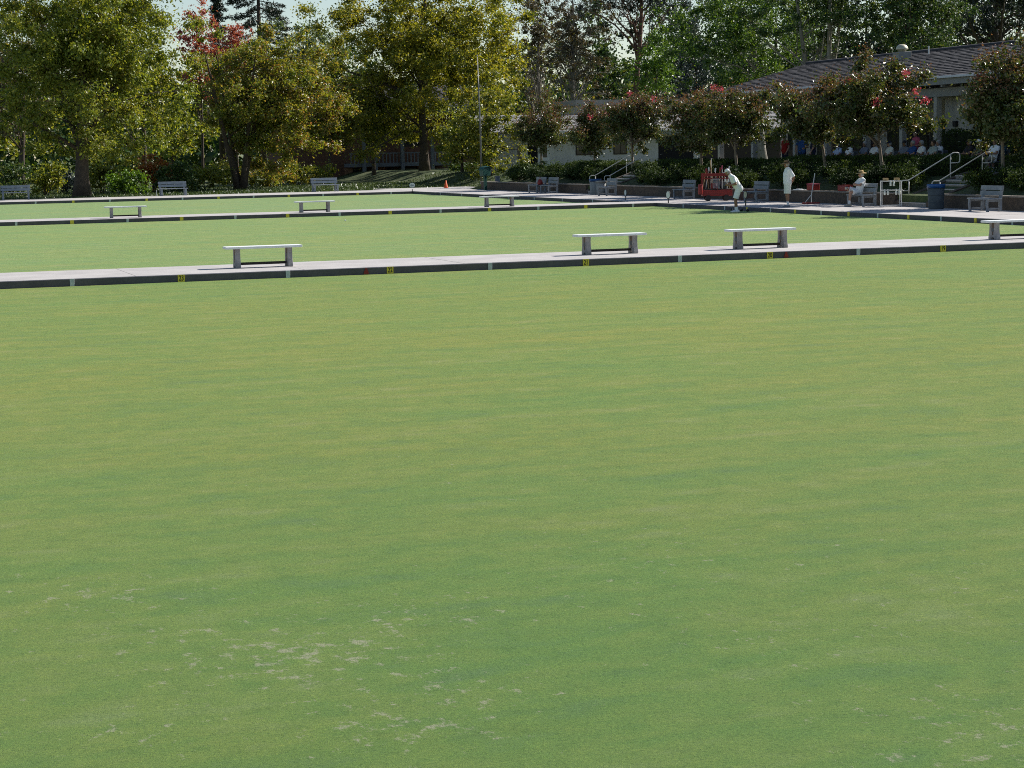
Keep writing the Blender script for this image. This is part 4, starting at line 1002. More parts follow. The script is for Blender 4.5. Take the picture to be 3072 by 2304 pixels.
# crape myrtles along the bank
def myrtle(label, px, X, ytop, ybot, x_l, x_r, seed, n=8500, flowers=()):
    base = VX(px, 480, X); Y = float(base[1]); gz = ground_z(X, Y)
    depth = float(-(RW @ (np.array([X, Y, 2.0]) - np.array([0, 0, CAM_H])))[2]); s_ = F / depth
    zt = float(VX(px, ytop, X)[2]) - gz; zb = float(VX(px, ybot, X)[2]) - gz
    rx = (x_r - x_l) / s_ / 2; off = ((x_l + x_r) / 2 - px) / s_
    def fl(t, P, C, g):
        hi = C[np.argsort(-(C[:, 2] + 0.5 * np.linalg.norm(C[:, :2] - C[:, :2].mean(0), axis=1)))[:46]]
        sp = np.concatenate([q_ + np.array([0, 0, 0.18]) + g.normal(size=(60, 3)) * np.array([0.17, 0.17, 0.20]) for q_ in hi])
        V, T = leaf_arrays(sp, 0.085, 0.2, 0.7, seed + 5); link('seed_heads', tri_mesh('seed_heads', V, T, 'leaf_seed'), t)
        fp = []
        for fx, fy in flowers:
            q = VX(fx, fy, X - rx * 0.5); q = q - np.array([X, Y, gz])
            fp.append(q + g.normal(size=(48, 3)) * np.array([0.07, 0.15, 0.08]))
        if fp:
            fp = np.concatenate(fp); V, T = leaf_arrays(fp, 0.075, 0.3, 0.9, seed)
            link('blossom', tri_mesh('blossom', V, T, 'flower_pink'), t)
    # the camera's right is (0.95,-0.32): shift the crown that way
    return tree('crape_myrtle', label, 'tree', (X, Y, gz), zt, (off * 0.95, -off * 0.32, (zt + zb) / 2), (rx * 0.95, rx, (zt - zb) / 2), n=int(n * 2.6), leaf=0.13, lmat='leaf_myrtle', bmat='bark_smooth',
                tr=0.085, nclump=150, clump_r=0.42, seed=seed, fork=0.34, nlimb=16, group='crape myrtles along the bank', extra=fl, shell=0.2, limb_r=0.5, lump=0.34)
myrtle('crape myrtle at the left end of the row, before the white building door', 1623, 40.6, 300, 470, 1530, 1725, 81)
myrtle('small crape myrtle in front of the white building windows', 1782, 40.3, 330, 470, 1700, 1860, 82, n=5500, flowers=((1770, 350), (1820, 345)))
myrtle('crape myrtle with a red blossom beside the far steps', 1897, 40.1, 270, 452, 1795, 2015, 83, flowers=((1888, 280), (1962, 293)))
myrtle('crape myrtle left of the red equipment cart', 2103, 40.0, 285, 450, 1995, 2190, 84, n=8500)
myrtle('crape myrtle directly behind the bowler with pink blossom on top', 2213, 40.1, 258, 430, 2050, 2345, 85, n=13000, flowers=((2140, 262), (2160, 268)))
myrtle('crape myrtle over the standing spectators', 2480, 40.6, 250, 440, 2310, 2575, 86, n=12000, flowers=((2530, 300),))
myrtle('widest crape myrtle, above the seated man in the straw hat', 2652, 40.1, 190, 425, 2420, 2800, 87, n=18000, flowers=((2548, 240), (2745, 275), (2775, 300), (2718, 220), (2630, 305)))
myrtle('crape myrtle cut by the right edge of the picture', 3009, 40.1, 150, 470, 2880, 3150, 88, n=14000, flowers=((2935, 232),))

# loose grass tufts on the far lawn
def tufts():
    g = np.random.default_rng(9); n = 26000
    X = g.uniform(-10, 46, n); Y = 127.1 + g.uniform(0, 1, n) ** 1.6 * 24
    ok = ~((X > 33.4) & (X < 40.8) & (Y < 131.3)); X = X[ok]; Y = Y[ok]; n = len(X)
    Z = np.array([ground_z(a, b) for a, b in zip(X, Y)])
    h = g.uniform(0.05, 0.16, n); a = g.uniform(0, 6.283, n); w = 0.05
    dx, dy = np.cos(a) * w, np.sin(a) * w
    lx, ly = g.normal(size=n) * 0.05, g.normal(size=n) * 0.05
    V = np.stack([np.stack([X - dx, Y - dy, Z - 0.01], 1), np.stack([X + dx, Y + dy, Z - 0.01], 1), np.stack([X + lx, Y + ly, Z + h], 1)], 1).reshape(-1, 3)
    o = link('lawn_grass', tri_mesh('lawn_grass', V, np.arange(3 * n).reshape(-1, 3), 'leaf_lawn'))
    tag(o, 'rough dark grass under the trees along the far path', 'grass'); o['kind'] = 'stuff'
tufts()

# ------------------------------------------------------------------ small things on the paths
def round_sign(label, loc, rz, face='sign_white', emblem=True, h=0.44, w=0.175, hh=0.145, post_top=0.16, zb=0.0):
    t = thing('round_sign', label, 'sign', loc, rz, 'round marker signs on short stakes')
    MB().box((0, 0, zb + 0.10), (0.05, 0.03, 0.32)).build('stake', 'sign_black', t, bevel=0.004)
    def disc(a, b, y0, y1): return MB().prism([(a * math.cos(q), b * math.sin(q) + h) for q in np.linspace(0, 2 * math.pi, 25)[:-1]], 'y', y0, y1)
    d = disc(w * 1.16, hh * 1.2, -0.010, 0.012).build('backing', 'sign_black', t)
    fc = disc(w, hh, -0.016, -0.0105).build('face', face, t)
    if emblem:
        MB().prism([(-0.10, h - 0.06), (0.09, h - 0.06), (0.11, h + 0.0), (0.06, h + 0.055), (0.015, h + 0.03), (-0.05, h + 0.06), (-0.11, h + 0.005)], 'y', -0.0185, -0.0162).build('emblem', 'sign_grey', fc)
    return t
c = G(1231, 581, 0.0)
round_sign('round white sign with grey emblem at the far corner of the greens', (33.62, 119.97, 0.02), R(-14), h=0.50)
round_sign('thin-looking white sign on the side path above the middle path end', (34.5, float(VX(1877, 590, 34.5)[1]), Z_WALK), R(-92), emblem=False, h=0.34, w=0.13, hh=0.13)
round_sign('oval white sign on the side path at the corner of the middle green', (33.9, float(VX(2005, 600, 33.9)[1]), Z_WALK - 0.05), R(-80), emblem=False, h=0.40, w=0.14, hh=0.15)
round_sign('beige round sign standing just behind the bowler', (34.0, float(VX(2237, 600, 34.0)[1]), Z_WALK), R(-84), face='sign_beige', emblem=False, h=0.46, w=0.11, hh=0.13)

def cone():
    p = G(1338, 563, Z_WALK)
    t = thing('traffic_cone', 'orange traffic cone on the path beneath the golden tree', 'cone', (VY(1338, 560, 127.5)[0], 127.5, Z_WALK + 0.004))
    MB().box((0, 0, 0.015), (0.34, 0.34, 0.03)).build('base', 'orange', t, bevel=0.01)
    MB().lathe([(0.135, 0.03), (0.125, 0.05), (0.03, 0.50), (0.022, 0.51)], seg=18).build('cone_body', 'orange', t, smooth=True)
cone()
def flagpole():
    Y = 132.0; X = float(VY(1443, 520, Y)[0]); zt = float(VY(1432, 180, Y)[2]); xt = float(VY(1432, 180, Y)[0])
    t = thing('flagpole', 'tall bare flagpole in front of the low bright trees', 'flagpole', (X, Y, ground_z(X, Y)))
    MB().tube([(0, 0, -0.1), (0.0, 0, zt * 0.5), (xt - X, 0, zt)], [0.048, 0.040, 0.018], 10).build('pole', 'pole_metal', t, smooth=True)
    MB().tube([(0.085, -0.02, 0.9), (0.06, -0.03, zt * 0.5), (xt - X + 0.04, -0.02, zt - 0.1)], 0.007, 5).build('halyard', 'white_paint', t)
    MB().box((0.06, -0.04, 0.95), (0.04, 0.05, 0.14)).build('cleat', 'pole_metal', t)
    MB().ell((xt - X, 0, zt + 0.05), (0.06, 0.06, 0.06)).build('finial', 'pole_metal', t, smooth=True)
    MB().lathe([(0.16, 0), (0.16, 0.05), (0.08, 0.08), (0.06, 0.16)], seg=14).build('collar', 'concrete_cast', t)
flagpole()
def green_post():
    t = thing('green_post_box', 'dark green box on a thick post at the far end of the wall', 'post box', (VX(1456, 560, 37.6)[0], float(VX(1456, 560, 37.6)[1]), Z_WALK), R(20))
    MB().box((0, 0, 0.45), (0.16, 0.14, 0.90)).build('post', 'green_paint', t, bevel=0.01)
    MB().prism([(-0.26, 0.86), (0.26, 0.86), (0.30, 1.22), (0.14, 1.38), (-0.20, 1.34), (-0.30, 1.2)], 'y', -0.2, 0.2).build('box', 'green_paint', t, bevel=0.02)
    MB().prism([(-0.32, 1.22), (-0.20, 1.36), (0.14, 1.40), (0.32, 1.24), (0.32, 1.27), (0.14, 1.44), (-0.21, 1.39), (-0.32, 1.25)], 'y', -0.23, 0.23).build('lid', 'green_paint', t)
    MB().tube([(0.08, 0.06, 1.40), (0.10, 0.06, 1.52)], 0.02, 6).build('knob', 'green_paint', t)
green_post()
def bin_(name, label, loc, r0, r1, h, body, rim, group):
    t = thing(name, label, 'bin', loc, 0, group)
    MB().lathe([(r0 * 0.96, 0), (r0, 0.03), (r1, h * 0.86), (r1 * 0.98, h * 0.865)], seg=22).build('drum', body, t, smooth=True)
    MB().lathe([(r1 * 0.99, h * 0.87), (r1 * 1.08, h * 0.84), (r1 * 1.10, h * 0.985), (r1 * 1.06, h), (r1 * 0.98, h), (r1 * 0.96, h * 0.90)], seg=22).build('rim', rim, t, smooth=True)
    for z in (0.25, 0.55):
        MB().lathe([(r0 + (r1 - r0) * z + 0.004, h * z), (r0 + (r1 - r0) * z + 0.014, h * z + 0.012), (r0 + (r1 - r0) * z + 0.005, h * z + 0.024)], seg=22).build('hoop', body, t)
bin_('rubbish_bin', 'big grey-blue drum bin with blue rim in front of the near steps', (37.25, float(VX(2808, 620, 37.25)[1]), Z_WALK), 0.27, 0.30, 0.88, 'bin_grey', 'blue_plastic', 'drum bins')
bin_('rubbish_bin', 'pale drum bin with bright blue lid behind the bench at the far steps', (37.75, float(VX(1786, 560, 37.75)[1]), Z_WALK), 0.27, 0.30, 0.80, 'bin_pale', 'blue_plastic', 'drum bins')
bin_('rubbish_bin', 'plain grey drum bin standing right beside the blue-lidded bin', (37.7, float(VX(1803, 560, 37.7)[1]), Z_WALK), 0.24, 0.26, 0.72, 'bin_pale', 'bin_pale', 'drum bins')
def block_post():
    t = thing('bollard', 'short dark bollard on the lawn behind the green post', 'bollard', (VY(1492, 530, 127.5)[0] + 0.0, 127.5, 0.1))
    gz = ground_z(float(VY(1492, 530, 127.5)[0]), 127.5); t.location.z = gz
    MB().box((0, 0, 0.35), (0.26, 0.26, 0.7)).build('shaft', 'slate_paint', t, bevel=0.02)
    MB().box((0, 0, 0.72), (0.30, 0.30, 0.05)).build('cap', 'slate_paint', t, bevel=0.01)
block_post()
# thin white pole lying ready beside the middle park bench
st = thing('marker_stake', 'thin white stake beside the middle park bench', 'stake', (VY(470, 585, 125.9)[0], 125.9, Z_WALK))
MB().tube([(0, 0, 0), (0.0, 0, 0.34)], 0.018, 6).build('stake_rod', 'white_paint', st)
MB().box((0, 0, 0.35), (0.05, 0.05, 0.03)).build('stake_cap', 'white_paint', st)

def cart():
    X = 36.7
    yc = float(VX(2150, 600, X)[1]); L = 1.30
    t = thing('equipment_cart', 'red equipment cart loaded with rakes, brooms and wire racks behind the bowler', 'cart', (X, yc, Z_WALK), math.atan2(0.32, -0.95) - math.pi / 2)
    hl = L / 2
    MB().box((0.30, 0, 0.86), (0.02, L - 0.1, 0.66)).build('back_panel', 'timber_dark', t)
    MB().span((-0.35, -hl, 0.22), (0.35, hl, 0.48)).build('tray', 'red_paint', t, bevel=0.02)
    MB().span((-0.30, -hl + 0.02, 0.48), (0.30, hl - 0.02, 0.52)).build('deck', 'timber_dark', t)
    for y in (-hl + 0.02, 0.0, hl - 0.02):
        for x in (-0.32, 0.32):
            MB().box((x, y, 0.86), (0.04, 0.04, 0.70)).build('upright', 'red_paint', t)
    for z, h in ((1.14, 0.13), (0.98, 0.05)):
        for x in (-0.345, 0.345):
            MB().box((x, 0, z), (0.025, L, h)).build('side_panel', 'red_paint', t)
    MB().box((0, hl - 0.05, 1.08), (0.70, 0.025, 0.22)).build('end_panel', 'red_paint', t)
    for y in (-hl + 0.25, hl - 0.25):
        for x in (-0.36, 0.36):
            w = MB().add([], []); w.tube([(x - 0.03, y, 0.13), (x + 0.03, y, 0.13)], 0.13, 16); w.build('wheel', 'black_rubber', t)
    g = np.random.default_rng(3)
    for k in range(11):     # long-handled tools standing in the cart, most with a paddle or pusher head
        y = hl - 0.06 - k * 0.115; lean = g.uniform(-0.16, 0.16); z1 = 1.30 + g.uniform(0, 0.22) + (0.42 if k in (3, 4) else 0); dx = g.uniform(-0.25, 0.15)
        tip = Vector((dx - 0.05, y + lean, z1))
        hd = MB().tube([(dx, y, 0.53), tuple(tip)], 0.013, 6).build('tool', 'white_paint' if k % 2 else 'card_tan', t)
        if k not in (3, 4):
            M_ = Matrix.Translation(tip)
            hb_ = MB().box((tip.x, tip.y, tip.z - 0.02), (0.08, 0.055, 0.17), rx=-math.atan2(lean, z1 - 0.53) + R(g.uniform(-12, 12)))
            hb_.build('tool_head', ['red_paint', 'sign_white', 'red_paint', 'cloth_pink'][k % 4], hd, bevel=0.01)
    MB().lathe([(0.13, 0), (0.15, 0.02), (0.16, 0.30), (0.15, 0.31)], (0.02, -0.32, 0.52), 14).build('bucket', 'bin_grey', t, smooth=True)
    MB().box((0.05, 0.10, 0.64), (0.36, 0.30, 0.22)).build('crate', 'red_paint', t, bevel=0.015)
    for k in range(9):      # steel scoring rods in a wire basket
        MB().tube([(-0.38, -0.10 + k * 0.035, 0.55), (-0.37, -0.12 + k * 0.040, 0.98)], 0.011, 5).build('wire_rod', 'steel', t)
    MB().tube([(-0.39, -0.14, 0.95), (-0.39, 0.22, 0.95)], 0.012, 5).build('wire_hoop', 'steel', t)
    MB().lathe([(0.09, 0), (0.10, 0.02), (0.10, 0.42), (0.08, 0.44)], (-0.45, hl + 0.1, 0.30), 12).build('tank', 'red_paint', t, smooth=True)
    for k, y in enumerate((-0.35, -0.5)):
        MB().lathe([(0.035, 0), (0.04, 0.02), (0.04, 0.15), (0.015, 0.19), (0.015, 0.22)], (-0.33, y, 0.53 + 0.27), 10).build('bottle', 'cloth_offwhite', t, smooth=True)
    MB().box((-0.33, -0.43, 0.785), (0.12, 0.34, 0.02)).build('bottle_shelf', 'timber_dark', t)
cart()
def pusher():
    p = G(2433, 610, Z_WALK); X = 37.25; y = float(VX(2433, 610, X)[1])
    t = thing('bowl_pusher', 'white long-handled pusher with forked foot and red bar leaning by the wall', 'bowl pusher', (X, y, Z_WALK))
    rx = np.array([0.95, -0.32])
    def q(u, z, d=0.0): return (rx[0] * u - d * 0.3, rx[1] * u - d * 0.95, z)
    MB().tube([q(0.02, 0.36), q(0.16, 1.22)], 0.018, 7).build('handle', 'white_paint', t)
    MB().tube([q(0.02, 0.37), q(-0.24, 0.05)], 0.016, 6).build('fork_leg', 'white_paint', t)
    MB().tube([q(0.02, 0.37), q(0.01, 0.05)], 0.016, 6).build('fork_leg', 'white_paint', t)
    MB().box((0.0, 0.0, 0.03), (0.72, 0.07, 0.06), rz=math.atan2(-0.32, 0.95)).build('foot_bar', 'red_paint', t, bevel=0.01)
pusher()
def rack():
    a = np.array([37.25, float(VX(2644.6, 620, 37.25)[1])]); b = np.array([37.75, float(VX(2701, 620, 37.75)[1])])
    c = (a + b) / 2; L = float(np.linalg.norm(b - a)); L = min(max(L, 0.68), 0.75)
    t = thing('bottle_rack', 'white tubular rack with hanging bottles left of the near handrail', 'rack', (c[0], c[1], Z_WALK), math.atan2(-0.32, 0.95))
    h = L / 2; H = 0.96; d = 0.16
    for x in (-h, h):
        for y in (-d, d):
            MB().tube([(x, y, 0), (x, y, H)], 0.016, 7).build('leg', 'white_paint', t)
    for z in (0.055, 0.62, H):
        for y in (-d, d):
            MB().tube([(-h, y, z), (h, y, z)], 0.015, 6).build('crossbar', 'white_paint', t)
        for x in (-h, h):
            MB().tube([(x, -d, z), (x, d, z)], 0.013, 6).build('side_bar', 'white_paint', t)
    MB().box((0, 0, 0.60), (L - 0.03, 2 * d - 0.04, 0.015)).build('shelf', 'white_paint', t)
    MB().box((0, 0, H - 0.02), (L - 0.03, 2 * d - 0.04, 0.015)).build('shelf', 'white_paint', t)
    M = t.matrix_basis
    def top(p): 
        v = Matrix.Translation(t.location) @ Matrix.Rotation(t.rotation_euler.z, 4, 'Z') @ Vector(p); return v
    for i, (x, lab) in enumerate(((-0.20, 'tan cardboard box at the left on top of the bottle rack'), (0.22, 'tan cardboard box at the right on top of the bottle rack'))):
        bx = thing('cardboard_box', lab, 'box', top((x, 0, H - 0.012)), t.rotation_euler.z, 'boxes on the bottle rack')
        MB().box((0, 0, 0.045), (0.17, 0.22, 0.09)).build('box_body', 'card_tan', bx, bevel=0.004)
        MB().box((0, 0, 0.105), (0.18, 0.23, 0.028)).build('box_lid', 'card_tan', bx, bevel=0.004)
    for x, z, lab in ((-0.05, H, 'white bottle hanging left of centre on the upper bar of the rack'), (0.07, H, 'white bottle hanging right of centre on the upper bar of the rack'),
                      (-0.27, 0.63, 'white bottle hanging at the far left of the lower bar'), (-0.15, 0.63, 'white bottle second from left on the lower bar'),
                      (0.16, 0.63, 'white bottle second from right on the lower bar'), (0.28, 0.63, 'white bottle hanging at the far right of the lower bar')):
        bt = thing('spray_bottle', lab, 'bottle', top((x, -d - 0.055, z - 0.185)), t.rotation_euler.z, 'bottles hung on the rack')
        MB().lathe([(0.032, 0), (0.040, 0.01), (0.040, 0.13), (0.018, 0.165), (0.016, 0.185)], seg=12).build('bottle_body', 'cloth_offwhite', bt, smooth=True)
        MB().box((0, 0.012, 0.20), (0.03, 0.07, 0.03)).build('spray_head', 'sign_white', bt, bevel=0.004)
        MB().tube([(0, 0.0, 0.20), (0, 0.05, 0.215), (0, 0.062, 0.19)], 0.006, 5).build('hook', 'sign_white', bt)
rack()
# things lying on the wall, and a painted patch of sun
for i, (px, lab, dims) in enumerate(((2440, 'red case on the wall behind the white pusher', (0.30, 0.62, 0.24)), (2535, 'dark red case on the wall left of the seated man', (0.30, 0.72, 0.22)))):
    yv = float(VX(px, 570, XW + 0.16)[1])
    t = thing('red_case', lab, 'case', (XW + 0.16, yv, 0.652), 0, 'red cases on the wall')
    MB().box((0, 0, dims[2] / 2), (dims[0], dims[1], dims[2])).build('case_body', 'red_paint', t, bevel=0.03)
    MB().box((0, 0, dims[2] + 0.012), (dims[0] + 0.02, dims[1] + 0.02, 0.02)).build('case_lid', 'cloth_pink' if i == 0 else 'red_paint', t, bevel=0.008)
    MB().tube([(-0.03, -0.12, dims[2] + 0.02), (-0.03, -0.10, dims[2] + 0.07), (-0.03, 0.10, dims[2] + 0.07), (-0.03, 0.12, dims[2] + 0.02)], 0.01, 6).build('handle', 'black_rubber', t)
for i, (px, lab) in enumerate(((2400, 'painted white patch of sunlight on the wall right of the standing man'),)):
    yv = float(VX(px, 576, XW + 0.15)[1])
    t = thing('sun_patch', lab, 'sun_patch', (XW + 0.14, yv, 0.651))  # white slabs put in for a sunlit spot on the wall cap
    MB().box((0, 0, 0.015), (0.26, 0.62, 0.026), rz=0.1).build('patch_slab', 'cloth_white', t, bevel=0.01)
    MB().box((0.02, 0.08, 0.037), (0.20, 0.34, 0.02), rz=-0.2).build('patch_top', 'cloth_white', t, bevel=0.008)

# lawn bowls
bp = np.array([32.75, 70.95])
for (px, py, lab) in ((2195, 631, 'black bowl on the grass left of the bowler'), (2224, 633, 'black bowl on the grass touching the bowler heels'), (2243, 632, 'black bowl on the grass right of the bowler')):
    yv = float(VX(px, py, 33.35)[1])
    t = thing('lawn_bowl', lab, 'bowl', (33.35, yv, 0), random.uniform(0, 3), 'black bowls by the bowler')
    MB().ell((0, 0, 0.060), (0.066, 0.060, 0.060), 20, 14).build('bowl_body', 'bowl_black', t, smooth=True)
    MB().ell((0, -0.054, 0.066), (0.022, 0.008, 0.022), 12, 8).build('disc', 'sign_white', t, smooth=True)
jk = thing('jack', 'tiny white ball far out on the middle green', 'ball', (*G(1036, 664, 0.0)[:2], 0))
MB().ell((0, 0, 0.032), (0.032,) * 3, 14, 10).build('ball_body', 'sign_white', jk, smooth=True)
MB().ell((0, 0, 0.032), (0.0325, 0.0325, 0.004), 14, 6).build('seam', 'sign_grey', jk, smooth=True)

# ------------------------------------------------------------------ people
def remesh(m, voxel, smooth=4):
    me = m.mesh('tmp', None); o = bpy.data.objects.new('tmp', me); COL.objects.link(o)
    r = o.modifiers.new('r', 'REMESH'); r.mode = 'VOXEL'; r.voxel_size = voxel; r.use_smooth_shade = True
    s_ = o.modifiers.new('s', 'SMOOTH'); s_.factor = 0.5; s_.iterations = smooth
    bpy.context.view_layer.update()
    out = bpy.data.meshes.new_from_object(o.evaluated_get(bpy.context.evaluated_depsgraph_get()))
    bpy.data.objects.remove(o); bpy.data.meshes.remove(me)
    out.polygons.foreach_set('use_smooth', [True] * len(out.polygons))
    return out
def V3(*a): return Vector(a)
def hand(m, wrist, d, n, side, curl, k=1.0):
    """palm along d with back-of-hand normal n; five fingers; the thumb leaves the side of the palm"""
    d = Vector(d).normalized(); n = Vector(n); n = (n - d * n.dot(d)).normalized(); s_ = d.cross(n) * side
    w = Vector(wrist)
    for u in (-0.026, -0.009, 0.009, 0.026):
        m.capsule(w + d * 0.02 + s_ * u * 0.8, w + d * 0.085 + s_ * u, 0.013, 0.012, 8)
    for u, L in ((-0.031, 0.062), (-0.011, 0.075), (0.010, 0.082), (0.031, 0.073)):
        a = w + d * 0.09 + s_ * u; c1, c2 = curl * 0.9, curl * 1.9
        p1 = a + (d * math.cos(c1) - n * math.sin(c1)) * L * 0.5
        p2 = p1 + (d * math.cos(c2) - n * math.sin(c2)) * L * 0.5
        m.capsule(a, p1, 0.0095, 0.009, 8); m.capsule(p1, p2, 0.009, 0.0078, 8)
    a = w + d * 0.035 + s_ * 0.032; b = a + d * 0.035 + s_ * 0.028 - n * 0.008; c_ = b + d * 0.032 + s_ * 0.006 - n * 0.016
    m.capsule(a, b, 0.0125, 0.0105, 8); m.capsule(b, c_, 0.0105, 0.0085, 8)
def head_geo(m, c, f, u):
    f = Vector(f).normalized(); u = Vector(u); u = (u - f * u.dot(f)).normalized(); r = f.cross(u)
    M = Matrix((f, -r, u)).transposed()
    c = Vector(c)
    m.ell(c + u * 0.02, (0.092, 0.075, 0.098), 18, 12, M)
    m.ell(c + f * 0.025 - u * 0.045, (0.062, 0.058, 0.075), 14, 10, M)      # jaw
    m.capsule(c + f * 0.088 + u * 0.005, c + f * 0.112 - u * 0.028, 0.010, 0.016, 8)   # nose
    m.capsule(c + f * 0.080 - u * 0.062 - r * 0.018, c + f * 0.080 - u * 0.062 + r * 0.018, 0.011, 0.011, 8)  # mouth
    m.capsule(c + f * 0.082 + u * 0.032 - r * 0.035, c + f * 0.082 + u * 0.032 + r * 0.035, 0.011, 0.011, 8)  # brow
    for s_ in (-1, 1):
        m.ell(c + r * s_ * 0.076 - u * 0.005, (0.020, 0.012, 0.032), 10, 8, M)
    return M
def human(J, voxel=0.0085, legs_cover=0.80, sleeve=0.62, shirt_fit=0.022, trousers=False):
    """returns meshes for body, shirt, shorts, socks and shoes from joint positions"""
    B = MB(); S = MB(); Q = MB(); SHS = []; SKS = []
    pel, ch, nk, hd = (Vector(J[k]) for k in ('pelvis', 'chest', 'neck', 'head'))
    lat = (Vector(J['shL']) - Vector(J['shR'])).normalized()
    fwd = lat.cross((nk - pel).normalized()); fwd.normalize()
    wst = pel.lerp(ch, 0.5) + fwd * 0.01
    for M_, e in ((B, 0.0), (S, shirt_fit)):
        for s_ in (-1, 1):
            M_.capsule(pel + lat * s_ * 0.065 + (nk - pel).normalized() * (0.0 if M_ is B else -0.03), wst + lat * s_ * 0.060, 0.108 + e, 0.105 + e)
            M_.capsule(wst + lat * s_ * 0.060, ch + lat * s_ * 0.075, 0.105 + e, 0.108 + e)
            M_.capsule(ch + lat * s_ * 0.075, Vector(J['shL' if s_ > 0 else 'shR']) - lat * s_ * 0.03 - (nk - ch).normalized() * 0.02, 0.105 + e, 0.066 + e * 0.8)
        M_.capsule(wst + fwd * 0.03, ch + fwd * 0.01, 0.10 + e, 0.10 + e)
        M_.capsule(Vector(J['shR']), Vector(J['shL']), 0.058 + e * 0.6, 0.058 + e * 0.6)
        M_.capsule(ch, nk, 0.09 + e, 0.062 + e * 0.6)
    B.capsule(nk - (hd - nk).normalized() * 0.03, hd - (hd - nk).normalized() * 0.05, 0.056, 0.052)
    hf = Vector(J.get('face', (1, 0, 0)))
    Mh = head_geo(B, hd, hf, (hd - nk).normalized() * 0.5 + Vector((0, 0, 1)))
    for s_, k in ((1, 'L'), (-1, 'R')):
        sh, el, wr = Vector(J['sh' + k]), Vector(J['el' + k]), Vector(J['wr' + k])
        B.capsule(sh, el, 0.052, 0.041); B.capsule(el, wr, 0.042, 0.028)
        B.capsule(el.lerp(wr, 0.25), el.lerp(wr, 0.4), 0.043, 0.040)
        hand(B, wr, Vector(J.get('hd' + k, wr - el)), Vector(J.get('hn' + k, (0, 0, 1))), s_ * J.get('hs', 1), J.get('curl', 0.5))
        e2 = sh.lerp(el, sleeve)
        S.capsule(sh, sh.lerp(el, 0.3), 0.066, 0.068); S.tube([sh, sh.lerp(el, sleeve * 0.6), e2], [0.064, 0.067, 0.071], 14)
        hp, kn, an = Vector(J['hp' + k]), Vector(J['kn' + k]), Vector(J['an' + k])
        tdir = Vector(J.get('toe' + k, (1, 0, 0))).normalized()
        B.capsule(hp, kn, 0.088, 0.056); B.capsule(kn, kn.lerp(an, 0.3), 0.055, 0.057); B.capsule(kn.lerp(an, 0.3), an, 0.056, 0.036)
        B.capsule(an - Vector((0, 0, 0.035)), an + tdir * 0.15 - Vector((0, 0, 0.055)), 0.036, 0.030)
        if trousers:
            Q.capsule(hp, kn, 0.108, 0.078); Q.tube([kn, kn.lerp(an, 0.5), kn.lerp(an, 0.97)], [0.078, 0.072, 0.070], 14); Q.capsule(kn, kn.lerp(an, 0.1), 0.078, 0.077)
        else:
            Q.capsule(hp, hp.lerp(kn, 0.35), 0.112, 0.106); Q.tube([hp, hp.lerp(kn, 0.5), hp.lerp(kn, legs_cover)], [0.112, 0.108, 0.112], 16)
        SH = MB(); SK = MB(); SHS.append(SH); SKS.append(SK)
        sd_ = Vector(J.get('sole' + k, (0, 0, -1))).normalized()
        hl = an + sd_ * 0.05 - tdir * 0.05
        for u in (-0.018, 0.018):
            latf = tdir.cross(sd_).normalized()
            SH.capsule(hl + latf * u * 0.9, an + sd_ * 0.055 + tdir * 0.09 + latf * u, 0.040, 0.042, 10)
            SH.capsule(an + sd_ * 0.055 + tdir * 0.09 + latf * u, an + sd_ * 0.062 + tdir * 0.175 + latf * u * 0.8, 0.040, 0.030, 10)
        SH.capsule(hl, an + sd_ * 0.01, 0.046, 0.046, 10)
        SK.tube([an + (kn - an).normalized() * 0.13, an, an + sd_ * 0.02], [0.046, 0.044, 0.044], 12)
    hp_c = (Vector(J['hpL']) + Vector(J['hpR'])) / 2
    Q.capsule(Vector(J['hpL']) * 0.85 + hp_c * 0.15, Vector(J['hpR']) * 0.85 + hp_c * 0.15, 0.118, 0.118)
    for s_ in (-1, 1): Q.capsule(hp_c + lat * s_ * 0.06, pel + lat * s_ * 0.062 + (nk - pel).normalized() * 0.07, 0.115, 0.118)
    return dict(body=remesh(B, voxel, 2), shirt=remesh(S, max(voxel, 0.011), 3), shorts=remesh(Q, max(voxel, 0.011), 3),
                shoe=[remesh(q_, max(voxel, 0.010), 2) for q_ in SHS], sock=[remesh(q_, max(voxel, 0.010), 1) for q_ in SKS], hf=hf, head=hd, up=((hd - nk).normalized() * 0.5 + Vector((0, 0, 1))).normalized(), M=Mh)
def inst(name, me, mat, parent):
    o = link(name, me, parent)
    if not len(me.materials): me.materials.append(MATS[mat])
    o.material_slots[0].link = 'OBJECT'; o.material_slots[0].material = MATS[mat]
    return o
